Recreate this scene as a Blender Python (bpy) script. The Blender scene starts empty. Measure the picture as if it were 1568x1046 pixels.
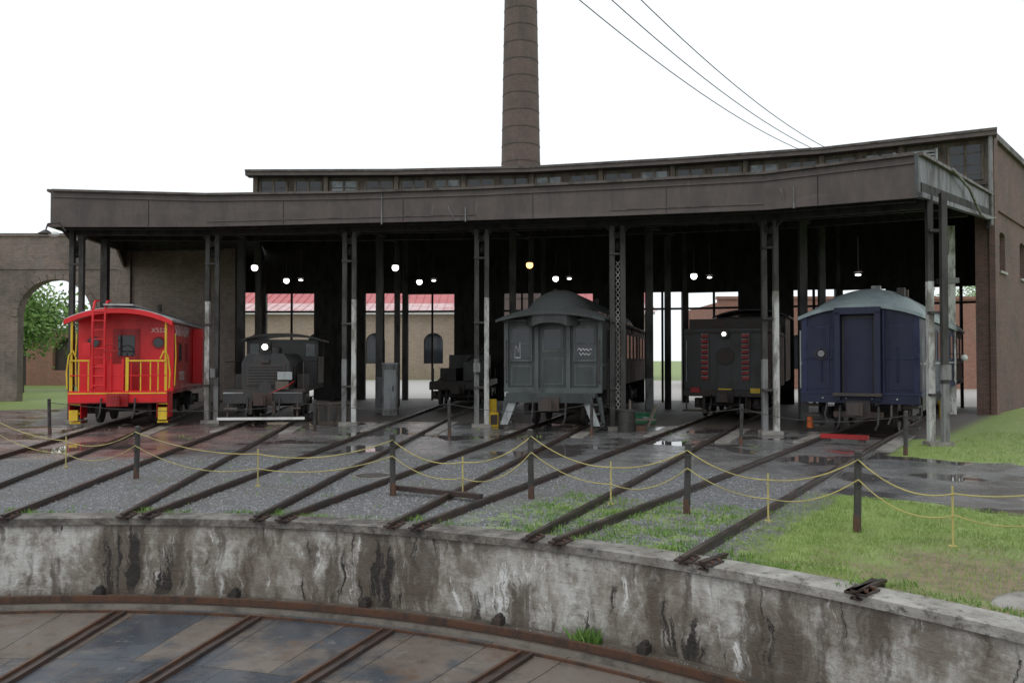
import bpy, bmesh, math, random
from mathutils import Vector, Matrix
random.seed(7)
rad=math.radians
CX,CY=-5.2,-.5
RP=11.45
PD=-1.02
sc=bpy.context.scene
sc.view_settings.view_transform='Standard'
try: sc.view_settings.look='None'
except Exception: pass
sc.view_settings.exposure=0

# ---------------------------------------------------------------- node helpers
class NT:
    def __init__(s,name):
        s.m=bpy.data.materials.new(name); s.m.use_nodes=True
        s.t=s.m.node_tree; s.b=s.t.nodes['Principled BSDF']
    def n(s,t,**k):
        x=s.t.nodes.new(t)
        for a,b in k.items(): setattr(x,a,b)
        return x
    def put(s,sock,v):
        if hasattr(v,'links'): s.t.links.new(v,sock)
        elif isinstance(v,(tuple,list)):
            if len(sock.default_value)==4 and len(v)==3: v=(*v,1)
            sock.default_value=v
        else: sock.default_value=v
    def math(s,op,a,b=0.0,c=None):
        x=s.n('ShaderNodeMath',operation=op); s.put(x.inputs[0],a); s.put(x.inputs[1],b)
        if c is not None: s.put(x.inputs[2],c)
        return x.outputs[0]
    def mix(s,f,a,b,bt='MIX'):
        x=s.n('ShaderNodeMix',data_type='RGBA',blend_type=bt); s.put(x.inputs[0],f); s.put(x.inputs[6],a); s.put(x.inputs[7],b)
        return x.outputs[2]
    def rng(s,v,lo,hi,a=0.0,b=1.0):
        x=s.n('ShaderNodeMapRange',interpolation_type='SMOOTHSTEP'); s.put(x.inputs[0],v)
        x.inputs[1].default_value=lo; x.inputs[2].default_value=hi; x.inputs[3].default_value=a; x.inputs[4].default_value=b
        return x.outputs[0]
    def noise(s,vec,scale,detail=4,rough=.55):
        x=s.n('ShaderNodeTexNoise'); s.put(x.inputs['Vector'],vec); x.inputs['Scale'].default_value=scale
        x.inputs['Detail'].default_value=detail; x.inputs['Roughness'].default_value=rough
        return x.outputs['Fac']
    def vor(s,vec,scale,out='Color'):
        x=s.n('ShaderNodeTexVoronoi'); s.put(x.inputs['Vector'],vec); x.inputs['Scale'].default_value=scale
        return x.outputs[out]
    def mapv(s,vec,sc_):
        x=s.n('ShaderNodeMapping'); s.put(x.inputs[0],vec); x.inputs['Scale'].default_value=sc_
        return x.outputs[0]
    def obj(s): return s.n('ShaderNodeTexCoord').outputs['Object']
    def uv(s): return s.n('ShaderNodeTexCoord').outputs['UV']
    def pos(s): return s.n('ShaderNodeNewGeometry').outputs['Position']
    def bump(s,h,strength=.3,dist=.02,nrm=None):
        x=s.n('ShaderNodeBump'); x.inputs['Strength'].default_value=strength; x.inputs['Distance'].default_value=dist
        s.put(x.inputs['Height'],h)
        if nrm is not None: s.put(x.inputs['Normal'],nrm)
        return x.outputs[0]
    def out(s,col=None,rough=None,nrm=None,metal=None):
        if col is not None: s.put(s.b.inputs['Base Color'],col)
        if rough is not None: s.put(s.b.inputs['Roughness'],rough)
        if nrm is not None: s.put(s.b.inputs['Normal'],nrm)
        if metal is not None: s.put(s.b.inputs['Metallic'],metal)
        return s.m

def paint(name,c,c2=None,scale=3,rough=.5,lo=.42,hi=.68,bump=.15,stretch=(1,1,.35),metal=0.0,bs=25,r2=None):
    N=NT(name); o=N.obj()
    if c2 is None: c2=tuple(x*.55 for x in c)
    f=N.rng(N.noise(N.mapv(o,stretch),scale,8,.65),lo,hi)
    fine=N.noise(o,bs,3)
    col=N.mix(f,c,c2)
    col=N.mix(N.math('MULTIPLY',fine,.35),col,tuple(x*.6 for x in c2))
    r=N.math('ADD',N.math('MULTIPLY',f,.25 if r2 is None else r2),rough)
    return N.out(col,r,N.bump(fine,bump,.01),metal)

def brick(name,c1,c2,mortar,soot=.5,dirt=(.05,.045,.04)):
    N=NT(name); uv=N.uv()
    b=N.n('ShaderNodeTexBrick'); N.put(b.inputs['Vector'],uv)
    b.inputs['Scale'].default_value=1; b.inputs['Brick Width'].default_value=.23; b.inputs['Row Height'].default_value=.078
    b.inputs['Mortar Size'].default_value=.009; b.inputs['Mortar Smooth'].default_value=.3
    b.inputs['Color1'].default_value=(*c1,1); b.inputs['Color2'].default_value=(*c2,1); b.inputs['Mortar'].default_value=(*mortar,1)
    n1=N.noise(uv,.45,7,.65); n2=N.noise(N.mapv(uv,(2.5,.35,1)),1.0,6,.6)
    col=N.mix(N.rng(n1,.4,.7,0,soot),b.outputs['Color'],dirt)
    col=N.mix(N.rng(n2,.5,.75,0,.35),col,tuple(x*1.2 for x in mortar))
    n3=N.noise(uv,4,6,.7)
    col=N.mix(N.rng(n3,.5,.72,0,.5),col,dirt)
    return N.out(col,.85,N.bump(b.outputs['Fac'],.4,-.01,N.bump(N.noise(uv,30),.25,.01)))

# ---------------------------------------------------------------- materials
m_black=paint('black_paint',(.022,.022,.025),(.055,.05,.045),rough=.42)
m_iron=paint('dark_iron',(.035,.033,.033),(.08,.055,.045),rough=.6)
m_rust=paint('rusty_steel',(.06,.034,.025),(.03,.022,.02),scale=4,rough=.5,bump=.4)
m_rust2=paint('bright_rust',(.115,.052,.028),(.045,.03,.024),scale=5,rough=.55,bump=.5)
m_rail=paint('rail_steel',(.03,.022,.02),(.07,.042,.03),scale=2,rough=.32,bump=.3)
N=NT('fascia_boards'); uv=N.uv()
f1=N.noise(N.mapv(uv,(1.6,.5,1)),1.1,8,.7); f2=N.noise(N.mapv(uv,(.3,2.2,1)),1,6,.6); f3=N.noise(uv,6,6,.7)
c=N.mix(N.rng(f1,.36,.68),(.092,.068,.058),(.052,.04,.036))
c=N.mix(N.rng(f2,.50,.7,0,.6),c,(.115,.096,.086))
c=N.mix(N.rng(f3,.56,.72,0,.55),c,(.115,.065,.045))
c=N.mix(N.rng(N.noise(uv,.6,8,.72),.52,.64,0,.6),c,(.045,.036,.033))
c=N.mix(N.rng(N.noise(N.mapv(uv,(5,.4,1)),1.2,6,.7),.62,.7,0,.5),c,(.14,.125,.115))
m_fascia=N.out(c,.5,N.bump(f3,.25,.02))
m_fasc2=paint('fascia_lip',(.11,.09,.08),(.05,.04,.036),scale=2,rough=.55)
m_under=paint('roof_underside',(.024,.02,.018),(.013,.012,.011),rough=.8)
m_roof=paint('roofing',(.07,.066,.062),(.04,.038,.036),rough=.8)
m_croof=paint('coach_roof',(.045,.05,.048),(.03,.033,.032),rough=.6)
m_postd=paint('dark_post',(.055,.051,.048),(.025,.022,.02),scale=3,rough=.55,bump=.4)
m_postw=paint('whitewashed_post',(.58,.58,.56),(.20,.185,.165),scale=4,rough=.6,bump=.5,lo=.42,hi=.62)
m_postg=paint('grey_post',(.23,.23,.23),(.09,.083,.078),scale=4,rough=.6,bump=.5)
m_endg=paint('painted_end_board',(.085,.09,.097),(.05,.048,.046),scale=2,rough=.5,bump=.3)
m_wood=paint('weathered_timber',(.14,.115,.092),(.065,.052,.043),scale=3,rough=.8,bump=.5)
m_red=paint('caboose_red',(.78,.010,.018),(.58,.010,.014),scale=1.5,rough=.35,bump=.04,r2=.1)
m_red2=paint('caboose_dark_red',(.38,.012,.014),(.24,.01,.01),rough=.4,bump=.05)
m_yel=paint('safety_yellow',(.8,.55,.03),(.6,.38,.03),rough=.45,bump=.1)
m_rope=paint('yellow_rope',(.55,.46,.16),(.35,.3,.13),rough=.7,bs=60)
m_navy=paint('navy_paint',(.003,.007,.036),(.007,.011,.034),scale=1.2,rough=.5,bump=.05)
m_navy2=paint('navy_trim',(.008,.015,.062),(.006,.01,.036),rough=.5,bump=.05)
m_wroof=paint('pale_car_roof',(.30,.36,.375),(.165,.20,.21),scale=1.2,rough=.5,bump=.05)
m_gry=paint('coach_grey_green',(.048,.058,.056),(.03,.035,.034),scale=1.5,rough=.5,bump=.1)
m_gry2=paint('coach_trim',(.08,.093,.09),(.045,.05,.048),rough=.5,bump=.1)
m_lite=paint('pale_metal',(.38,.4,.4),(.2,.2,.2),rough=.5)
m_white=paint('white_paint',(.78,.78,.76),(.5,.49,.46),rough=.5,bump=.1,lo=.5,hi=.75)
m_green=paint('green_paint',(.02,.16,.07),rough=.5)
m_orange=paint('orange_paint',(.5,.10,.01),rough=.5)
m_silver=paint('aluminium_paint',(.5,.5,.51),(.3,.3,.3),rough=.4)
m_brickL=brick('old_grey_brick',(.23,.16,.13),(.15,.115,.10),(.23,.215,.2),.6)
m_brickR=brick('dark_red_brick',(.19,.09,.072),(.115,.065,.055),(.16,.14,.13),.55)
m_brickC=brick('chimney_brick',(.15,.095,.082),(.105,.072,.064),(.13,.11,.10),.6,(.06,.052,.05))
m_brickB=brick('tan_brick',(.40,.31,.22),(.32,.24,.18),(.33,.29,.25),.35,(.18,.14,.11))
m_brickO=brick('orange_brick',(.36,.15,.10),(.26,.12,.08),(.28,.22,.19),.3,(.14,.09,.07))
m_redroof=paint('red_metal_roof',(.48,.05,.06),(.6,.18,.18),scale=.7,rough=.35,lo=.3,hi=.7)
m_pinkroof=paint('pale_red_roof',(.78,.6,.6),(.62,.32,.32),scale=.9,rough=.3,lo=.3,hi=.7)  # paler pinkish red for the lower roof slope
N=NT('window_glass'); N.out((.02,.025,.03),.06); m_glass=N.m
N=NT('pale_window'); N.out(N.mix(N.rng(N.noise(N.obj(),1.5),.4,.6),(.05,.06,.065),(.16,.18,.19)),.15); m_glass2=N.m
def emis(name,c,s):
    N=NT(name); N.b.inputs['Base Color'].default_value=(*c,1); N.b.inputs['Emission Color'].default_value=(*c,1); N.b.inputs['Emission Strength'].default_value=s; return N.m
m_bulb=emis('lit_bulb',(1,.96,.88),5); m_bulbo=emis('lit_bulb_amber',(1,.5,.15),4)

N=NT('concrete'); p=N.pos()
c=N.mix(N.rng(N.noise(p,1.3,8,.7),.35,.65),(.36,.34,.31),(.18,.16,.14))
c=N.mix(N.rng(N.noise(p,5,6,.7),.5,.7),c,(.08,.07,.06))
m_conc=N.out(c,.45,N.bump(N.noise(p,20,6),.5,.02))
N=NT('coping_concrete'); p=N.pos(); s=N.n('ShaderNodeSeparateXYZ'); N.put(s.inputs[0],p)
c=N.mix(N.rng(N.noise(p,1.6,8,.7),.35,.65),(.40,.38,.35),(.20,.18,.155))
dk=N.mix(N.rng(N.noise(p,2.2,8,.75),.4,.62),(.065,.055,.046),(.21,.19,.165))
side_=N.rng(N.math('ADD',s.outputs[0],N.math('MULTIPLY',N.noise(p,2.5,5),2.4)),1.4,3.4)
c=N.mix(side_,dk,c)
c=N.mix(N.rng(N.noise(p,9,6,.7),.52,.66,0,.75),c,(.035,.032,.025))
m_cope=N.out(c,.5,N.bump(N.noise(p,18,6),.6,.03))

# pit wall
N=NT('pit_wall_whitewash'); uv=N.uv()
b=N.n('ShaderNodeTexBrick'); N.put(b.inputs['Vector'],uv); b.inputs['Scale'].default_value=1
b.inputs['Brick Width'].default_value=.24; b.inputs['Row Height'].default_value=.085; b.inputs['Mortar Size'].default_value=.007
b.inputs['Color1'].default_value=(1,1,1,1); b.inputs['Color2'].default_value=(.8,.8,.8,1); b.inputs['Mortar'].default_value=(.6,.6,.6,1)
wide=N.noise(uv,.4,4,.6)
warp=N.noise(uv,2.6,5,.6)
wv=N.n('ShaderNodeVectorMath',operation='ADD'); cb=N.n('ShaderNodeCombineXYZ'); N.put(cb.inputs[0],N.math('MULTIPLY',warp,.32)); N.put(wv.inputs[0],uv); N.put(wv.inputs[1],cb.outputs[0]); wuv=wv.outputs[0]
st=N.noise(N.mapv(wuv,(3.6,.55,1)),1,7,.66)
st2=N.noise(N.mapv(wuv,(1.5,.5,1)),1,9,.70)
blot=N.noise(uv,2.2,9,.74)
c=N.mix(N.rng(st2,.40,.62),(.60,.585,.55),(.29,.255,.215))
c=N.mix(N.rng(N.math('ADD',blot,N.math('MULTIPLY',wide,.5)),.68,.86,0,.85),c,(.18,.145,.115))
c=N.mix(N.rng(N.noise(N.mapv(wuv,(4.2,.8,1)),.9,8,.75),.56,.63,0,.95),c,(.76,.75,.73))
c=N.mix(N.rng(N.math('ADD',st,N.math('MULTIPLY',wide,.6)),.80,.92,0,.85),c,(.10,.075,.055))
c=N.mix(N.rng(N.math('ADD',N.noise(N.mapv(wuv,(4.5,.38,1)),.9,8,.70),N.math('MULTIPLY',wide,.5)),.84,.89),c,(.03,.025,.022))
c=N.mix(N.rng(N.noise(uv,11,6,.75),.58,.68,0,.6),c,(.12,.10,.085))
c=N.mix(.22,c,b.outputs['Color'],'MULTIPLY')
sx=N.n('ShaderNodeSeparateXYZ'); N.put(sx.inputs[0],uv)
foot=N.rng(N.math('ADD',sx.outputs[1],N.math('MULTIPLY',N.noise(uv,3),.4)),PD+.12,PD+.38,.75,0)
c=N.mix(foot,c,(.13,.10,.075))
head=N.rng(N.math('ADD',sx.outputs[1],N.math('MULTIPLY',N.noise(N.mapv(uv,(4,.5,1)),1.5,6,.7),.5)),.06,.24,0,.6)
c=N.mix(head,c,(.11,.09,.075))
m_pit=N.out(c,.5,N.bump(b.outputs['Fac'],.25,-.012,N.bump(blot,.8,.05)))

# pit deck
N=NT('wet_deck_plates'); uv=N.uv()
b=N.n('ShaderNodeTexBrick'); N.put(b.inputs['Vector'],uv); b.offset=.37; b.inputs['Scale'].default_value=1
b.inputs['Brick Width'].default_value=.76; b.inputs['Row Height'].default_value=2.3; b.inputs['Mortar Size'].default_value=.008
b.inputs['Color1'].default_value=(0,0,0,1); b.inputs['Color2'].default_value=(1,1,1,1); b.inputs['Mortar'].default_value=(.4,.4,.4,1)
big=N.noise(uv,.7,6,.62); n2=N.noise(uv,5,8,.7)
sel=N.math('ADD',N.math('MULTIPLY',b.outputs['Color'],.2),big)
c=N.mix(N.rng(sel,.52,.66),(.055,.064,.078),(.15,.122,.102))
c=N.mix(N.rng(n2,.48,.72,0,.6),c,(.055,.047,.043))
c=N.mix(N.rng(N.noise(uv,1.3,8,.72),.56,.66,0,.75),c,(.125,.075,.048))
c=N.mix(N.rng(N.noise(uv,2.7,7,.7),.60,.67,0,.5),c,(.22,.21,.2))
c=N.mix(N.math('MULTIPLY',b.outputs['Fac'],.7),c,(.015,.012,.01))
rg=N.math('ADD',N.rng(N.noise(uv,.9,5,.6),.42,.6,.03,.38),N.math('MULTIPLY',n2,.12))
m_deck=N.out(c,rg,N.bump(b.outputs['Fac'],.4,-.008,N.bump(n2,.25,.015)))
m_kerb=paint('ring_kerb',(.15,.125,.10),(.06,.05,.04),scale=2.5,rough=.4,bump=.5,stretch=(1,1,1))

# ground
N=NT('ground_surfaces'); p=N.pos()
s=N.n('ShaderNodeSeparateXYZ'); N.put(s.inputs[0],p)
dx=N.math('SUBTRACT',s.outputs[0],CX); dy=N.math('SUBTRACT',s.outputs[1],CY)
r=N.math('SQRT',N.math('ADD',N.math('MULTIPLY',dx,dx),N.math('MULTIPLY',dy,dy)))
th=N.math('ARCTAN2',dx,dy)
na=N.math('SUBTRACT',N.noise(p,.7,6,.65),.5); nb=N.math('SUBTRACT',N.noise(p,1.9,6,.7),.5)
rr=N.math('ADD',r,N.math('ADD',N.math('MULTIPLY',na,2.2),N.math('MULTIPLY',nb,1.0)))
q=N.math('SUBTRACT',N.math('MULTIPLY',N.math('SUBTRACT',s.outputs[0],1.18),.851),N.math('MULTIPLY',N.math('SUBTRACT',s.outputs[1],9.01),.525))
qq=N.math('ADD',q,N.math('ADD',N.math('MULTIPLY',na,.9),N.math('MULTIPLY',nb,.9)))
def lt(v,e,w=.12): return N.rng(v,e-w,e+w,1,0)
def gt(v,e,w=.12): return N.rng(v,e-w,e+w,0,1)
def AND(*a):
    x=a[0]
    for y in a[1:]: x=N.math('MULTIPLY',x,y)
    return x
g1=N.noise(p,3,6,.7); g2=N.noise(p,40,3)
grass=N.mix(N.rng(g1,.35,.65),(.185,.27,.055),(.28,.36,.105))
grass=N.mix(N.math('MULTIPLY',g2,.4),grass,(.10,.14,.03))
grass=N.mix(N.rng(N.noise(p,.9,6,.7),.55,.67,0,.55),grass,(.27,.21,.12))
d=N.n('ShaderNodeVectorMath',operation='DISTANCE'); N.put(d.inputs[0],p); d.inputs[1].default_value=(4.7,7.9,0)
bare=N.rng(N.math('ADD',d.outputs['Value'],N.math('MULTIPLY',nb,5.5)),.4,2.1,.85,0)
grass=N.mix(bare,grass,N.mix(N.rng(N.noise(p,6,6,.7),.4,.6),(.26,.165,.115),(.15,.105,.075)))
vc=N.n('ShaderNodeSeparateColor'); N.put(vc.inputs[0],N.vor(p,24))
vd=N.vor(p,24,'Distance')
gv=N.mix(vc.outputs[0],(.10,.102,.107),(.27,.275,.285))
gv=N.mix(N.rng(vd,.0,.55,0,.55),gv,(.05,.049,.048))
gv=N.mix(N.rng(N.noise(p,.5,6,.65),.42,.62,0,.6),gv,(.12,.105,.093))
weed=AND(gt(qq,-2.6,.6),lt(rr,14.6,.6),N.rng(N.noise(p,2.4,6,.7),.46,.57))
gv=N.mix(N.math('MULTIPLY',weed,.85),gv,grass)
an=N.noise(p,60,4); al=N.noise(p,.5,7,.65)
asp=N.mix(N.rng(al,.35,.65),(.115,.115,.118),(.22,.213,.208))
asp=N.mix(N.math('MULTIPLY',an,.45),asp,(.07,.07,.07))
asp=N.mix(N.rng(N.noise(p,2.3,7,.7),.52,.66,0,.5),asp,(.10,.088,.078))
pud=N.rng(N.noise(p,.42,3,.5),.535,.57)
asp=N.mix(N.math('MULTIPLY',pud,.75),asp,(.07,.06,.057))
redd=N.rng(s.outputs[0],-8,-4.5,.75,0)
asp=N.mix(AND(redd,N.rng(al,.33,.6)),asp,(.26,.14,.12))
dirt=N.mix(g1,(.13,.11,.095),(.07,.06,.052))
far=N.mix(g1,(.55,.53,.50),(.42,.40,.37))
col=grass
def lay(m,cc):
    global col
    col=N.mix(m,col,cc)
lay(AND(gt(r,44.8),lt(r,84,.6),lt(th,.64,.02),gt(th,-.3,.02)),far)
mL=AND(lt(th,-.36,.03),lt(rr,38,.5)); lay(mL,asp)
mA=AND(lt(qq,1.25,.15),lt(r,28.2,.1)); lay(mA,asp)
mG=AND(lt(qq,1.25,.15),lt(rr,18.6,.8)); lay(mG,gv)
mR=AND(gt(qq,1.0,.2),gt(rr,16.8,.12),lt(rr,22.8,.15)); lay(mR,asp)
mI=AND(lt(th,.635,.01),gt(th,-.37,.01),gt(r,27.4,.3),lt(r,44.8)); lay(mI,dirt)
aspm=N.math('MAXIMUM',N.math('MAXIMUM',mL,mR),AND(mA,N.math('SUBTRACT',1,mG)))
wet=AND(aspm,pud)
damp=N.rng(N.noise(p,1.1,6,.65),.38,.62,.08,.36)
rough=N.mix(wet,N.mix(aspm,(.6,.6,.6),damp),(.02,.02,.02))
h=N.mix(mG,N.mix(aspm,N.math('MULTIPLY',g2,1.0),N.math('MULTIPLY',an,.16)),N.math('SUBTRACT',1,vd))
h=N.mix(wet,h,(.1,.1,.1))
m_ground=N.out(col,rough,N.bump(h,.8,.03))

def leafmat(name,a,b):
    N=NT(name); o=N.pos()
    c=N.mix(N.rng(N.noise(o,1.6,4),.35,.65),a,b)
    return N.out(c,.6)
m_blade=leafmat('grass_blades',(.165,.25,.05),(.28,.37,.105))
m_weed=leafmat('weed_leaves',(.11,.22,.04),(.20,.32,.07))
m_leaf=leafmat('tree_leaves',(.08,.17,.035),(.22,.36,.09))
m_bark=paint('bark',(.09,.07,.05),(.05,.04,.03),rough=.9,bump=.6)
N=NT('gravel_stone'); oi=N.vor(N.pos(),14); sc_=N.n('ShaderNodeSeparateColor'); N.put(sc_.inputs[0],oi)
m_stone=N.out(N.mix(sc_.outputs[0],(.09,.092,.096),(.28,.28,.29)),.5)

# ---------------------------------------------------------------- mesh builder
class MB:
    def __init__(s): s.v=[]; s.f=[]; s.mi=[]; s.ml=[]; s.M=Matrix.Identity(4)
    def mat(s,m):
        if m not in s.ml: s.ml.append(m)
        return s.ml.index(m)
    def add(s,vs,fs,m):
        o=len(s.v); s.v+= [tuple(s.M@Vector(v)) for v in vs]; k=s.mat(m)
        for f in fs: s.f.append([i+o for i in f]); s.mi.append(k)
    def box(s,x0,x1,y0,y1,z0,z1,m):
        s.add([(x0,y0,z0),(x1,y0,z0),(x1,y1,z0),(x0,y1,z0),(x0,y0,z1),(x1,y0,z1),(x1,y1,z1),(x0,y1,z1)],
              [(0,3,2,1),(4,5,6,7),(0,1,5,4),(1,2,6,5),(2,3,7,6),(3,0,4,7)],m)
    def beam(s,p,q,w,h,m):
        p=Vector(p);q=Vector(q);d=(q-p).normalized()
        up=Vector((0,0,1)) if abs(d.z)<.95 else Vector((0,1,0))
        a=d.cross(up).normalized()*w/2; b=a.cross(d).normalized()*h/2
        vs=[p-a-b,p+a-b,p+a+b,p-a+b,q-a-b,q+a-b,q+a+b,q-a+b]
        s.add(vs,[(0,3,2,1),(4,5,6,7),(0,1,5,4),(1,2,6,5),(2,3,7,6),(3,0,4,7)],m)
    def cyl(s,p,q,r,m,r2=None,n=12,caps=True):
        p=Vector(p);q=Vector(q);d=(q-p).normalized(); r2=r if r2 is None else r2
        up=Vector((0,0,1)) if abs(d.z)<.9 else Vector((0,1,0))
        a=d.cross(up).normalized(); b=a.cross(d).normalized(); vs=[]
        for c_,rr_ in((p,r),(q,r2)):
            for i in range(n):
                t=2*math.pi*i/n; vs.append(c_+a*math.cos(t)*rr_+b*math.sin(t)*rr_)
        fs=[(i,(i+1)%n,n+(i+1)%n,n+i) for i in range(n)]
        if caps: fs+=[tuple(range(n-1,-1,-1)),tuple(range(n,2*n))]
        s.add(vs,fs,m)
    def tube(s,pts,r,m,n=6):
        for a,b in zip(pts,pts[1:]): s.cyl(a,b,r,m,n=n)
    def sph(s,c,r,m,n=12,k=8,sz=1):
        vs=[];fs=[]
        for j in range(k+1):
            ph=math.pi*j/k
            for i in range(n):
                t=2*math.pi*i/n; vs.append((c[0]+r*math.sin(ph)*math.cos(t),c[1]+r*math.sin(ph)*math.sin(t),c[2]+r*sz*math.cos(ph)))
        for j in range(k):
            for i in range(n): fs.append((j*n+i,(j+1)*n+i,(j+1)*n+(i+1)%n,j*n+(i+1)%n))
        s.add(vs,fs,m)
    def prism(s,poly,y0,y1,m):
        n=len(poly); vs=[(x,y0,z) for x,z in poly]+[(x,y1,z) for x,z in poly]
        s.add(vs,[tuple(range(n)),tuple(range(2*n-1,n-1,-1))]+[(i,n+i,n+(i+1)%n,(i+1)%n) for i in range(n)],m)
    def ring(s,cx,cz,y,r,t,m,n=20):
        for i in range(n):
            a=2*math.pi*i/n;b=2*math.pi*(i+1)/n
            s.cyl((cx+r*math.cos(a),y,cz+r*math.sin(a)),(cx+r*math.cos(b),y,cz+r*math.sin(b)),t,m,n=6)
    def loft(s,secs,m,e=2.4,n=16,th=.07):
        vs=[]
        for y,w,z0,ri in secs:
            for dz in(0,-th):
                for i in range(n+1):
                    x=-1+2*i/n; vs.append((x*w,y,z0+ri*(1-abs(x)**e)+dz))
        L=2*(n+1); fs=[]
        for k in range(len(secs)-1):
            o=k*L;o2=o+L
            for i in range(n):
                fs.append((o+i,o+i+1,o2+i+1,o2+i)); fs.append((o+n+1+i,o2+n+1+i,o2+n+2+i,o+n+2+i))
            fs.append((o,o2,o2+n+1,o+n+1)); fs.append((o+n,o+2*n+1,o2+2*n+1,o2+n))
        for o in(0,(len(secs)-1)*L):
            for i in range(n): fs.append((o+i,o+n+1+i,o+n+2+i,o+i+1))
        s.add(vs,fs,m)
    def obj(s,name,loc=(0,0,0),rz=0,parent=None,bevel=0,uvmode=None,recalc=True,shade=True,ang=35):
        me=bpy.data.meshes.new(name); me.from_pydata(s.v,[],s.f)
        for m in s.ml: me.materials.append(m)
        me.polygons.foreach_set('material_index',s.mi)
        if recalc:
            bm=bmesh.new(); bm.from_mesh(me); bmesh.ops.recalc_face_normals(bm,faces=bm.faces); bm.to_mesh(me); bm.free()
        uvl=me.uv_layers.new(name='UVMap')
        for pl in me.polygons:
            nn=pl.normal
            if uvmode:
                cx,cy,R=uvmode
                us=[]
                for li in pl.loop_indices:
                    co=me.vertices[me.loops[li].vertex_index].co; a=math.atan2(co.x-cx,co.y-cy)
                    us.append((li,a,co))
                amax=max(u[1] for u in us)
                for li,a,co in us:
                    if amax-a>math.pi: a+=2*math.pi
                    v=co.z if abs(nn.z)<.7 else math.hypot(co.x-cx,co.y-cy)
                    uvl.data[li].uv=(a*R,v)
            else:
                t=Vector((-nn.y,nn.x,0)); 
                if t.length>0: t.normalize()
                for li in pl.loop_indices:
                    co=me.vertices[me.loops[li].vertex_index].co
                    uvl.data[li].uv=(co.x,co.y) if abs(nn.z)>.7 else (co.dot(t),co.z)
        if shade:
            me.shade_smooth(); me.set_sharp_from_angle(angle=rad(ang))
        o=bpy.data.objects.new(name,me); sc.collection.objects.link(o); o.location=loc; o.rotation_euler=(0,0,rz)
        if parent: o.parent=parent
        if bevel:
            b=o.modifiers.new('b','BEVEL'); b.width=bevel; b.segments=2; b.limit_method='ANGLE'; b.angle_limit=rad(50)
        return o
def empty(name):
    e=bpy.data.objects.new(name,None); sc.collection.objects.link(e); return e
def pol(r,deg,z=0): return Vector((CX+r*math.sin(rad(deg)),CY+r*math.cos(rad(deg)),z))
def lettering(parent,body,loc,rot,size,mat,name='lettering'):
    cu=bpy.data.curves.new(name,'FONT'); cu.body=body; cu.size=size; cu.extrude=.004; cu.materials.append(mat)
    o=bpy.data.objects.new(name,cu); sc.collection.objects.link(o); o.parent=parent; o.location=loc; o.rotation_euler=rot
    return o

# ---------------------------------------------------------------- ground, pit
def annulus(mb,radii,zs,m,n=160,a0=0,a1=360):
    full=abs(a1-a0)>=360; k=n if full else n+1
    vs=[];fs=[]
    for R,z in zip(radii,zs):
        for i in range(k):
            a=a0+(a1-a0)*i/n; vs.append(tuple(pol(R,a,z)))
    for j in range(len(radii)-1):
        for i in range(n):
            i2=(i+1)%k if full else i+1
            fs.append((j*k+i,j*k+i2,(j+1)*k+i2,(j+1)*k+i))
    mb.add(vs,fs,m)
mb=MB(); annulus(mb,[RP+.1,12.5,14,18,26,40,80,200,900],[0]*9,m_ground); mb.obj('ground',recalc=False,shade=False)
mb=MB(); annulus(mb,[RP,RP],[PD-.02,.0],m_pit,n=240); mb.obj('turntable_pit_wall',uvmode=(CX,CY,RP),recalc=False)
mb=MB()
annulus(mb,[RP+.34,RP+.34,RP+.31,RP-.02,RP-.05,RP-.05,RP+.0],[-.02,.018,.026,.024,.012,-.075,-.085],m_cope,n=240)
mb.obj('stone_coping',recalc=False,ang=60)
mb=MB(); annulus(mb,[.01,2,4,6,8,9,10,RP+.01],[PD]*8,m_deck,n=160); mb.obj('turntable_pit_floor',uvmode=(CX,CY,9),recalc=False,shade=False)
RR0=RP-.42
mb=MB()
annulus(mb,[RP,RR0+.12,RR0+.10,RR0-.10,RR0-.12],[PD+.03,PD+.02,PD+.05,PD+.05,PD],m_kerb,n=240)
annulus(mb,[RR0+.055,RR0+.055,RR0-.055,RR0-.055],[PD+.05,PD+.062,PD+.062,PD+.05],m_rust,n=240)
annulus(mb,[RR0+.025,RR0+.025,RR0-.025,RR0-.025],[PD+.06,PD+.13,PD+.13,PD+.06],m_rust2,n=240)
annulus(mb,[RR0-.26,RR0-.26,RR0-.29,RR0-.29],[PD,PD+.03,PD+.03,PD],m_rust2,n=240)
mb.obj('ring_rail',recalc=False,ang=30)
mb=MB()
for k in range(-4,10):
    a=-7.2+9.3*k
    for off in(-.07,.07):
        d=Vector((math.cos(rad(a)),-math.sin(rad(a)),0))*off
        mb.beam(pol(6.0,a,PD+.02)+d,pol(RR0-.33,a,PD+.02)+d,.035,.05,m_rust2 if off<0 else m_rust)
    mb.beam(pol(6.0,a,PD+.008),pol(RR0-.33,a,PD+.008),.1,.012,m_rail)
mb.obj('deck_girders')
mb=MB()
for k in range(-4,10):
    a=-1+9.1*k; 
    mb.beam(pol(RP-.14,a,PD+.07),pol(RP,a,PD+.07),.11,.08,m_iron)
    mb.cyl(pol(RP-.1,a,PD+.12),pol(RP-.01,a,PD+.12),.035,m_iron)
mb.obj('drain_outlets')
TRK=[((-8.45,10.5),-12.6,36),((-5.86,10.93),-7.2,36),((-4.04,10.89),3.6,36),((-2.2,10.55),13.9,36),((-.447,9.92),22.9,36),((1.18,9.01),31.7,36),
     ((2.55,7.93),42.6,.5),((3.6,6.83),50.2,.55),((4.6,5.4),59,.6)]
def railstart(P,o,d):
    Q=Vector((P[0]+o.x-CX,P[1]+o.y-CY,0)); bq=Q.dot(d); cq=Q.dot(Q)-(RP-.1)**2
    t=-bq+math.sqrt(bq*bq-cq); return Vector((P[0],P[1],0))+o+d*t
ends=[]
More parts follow.
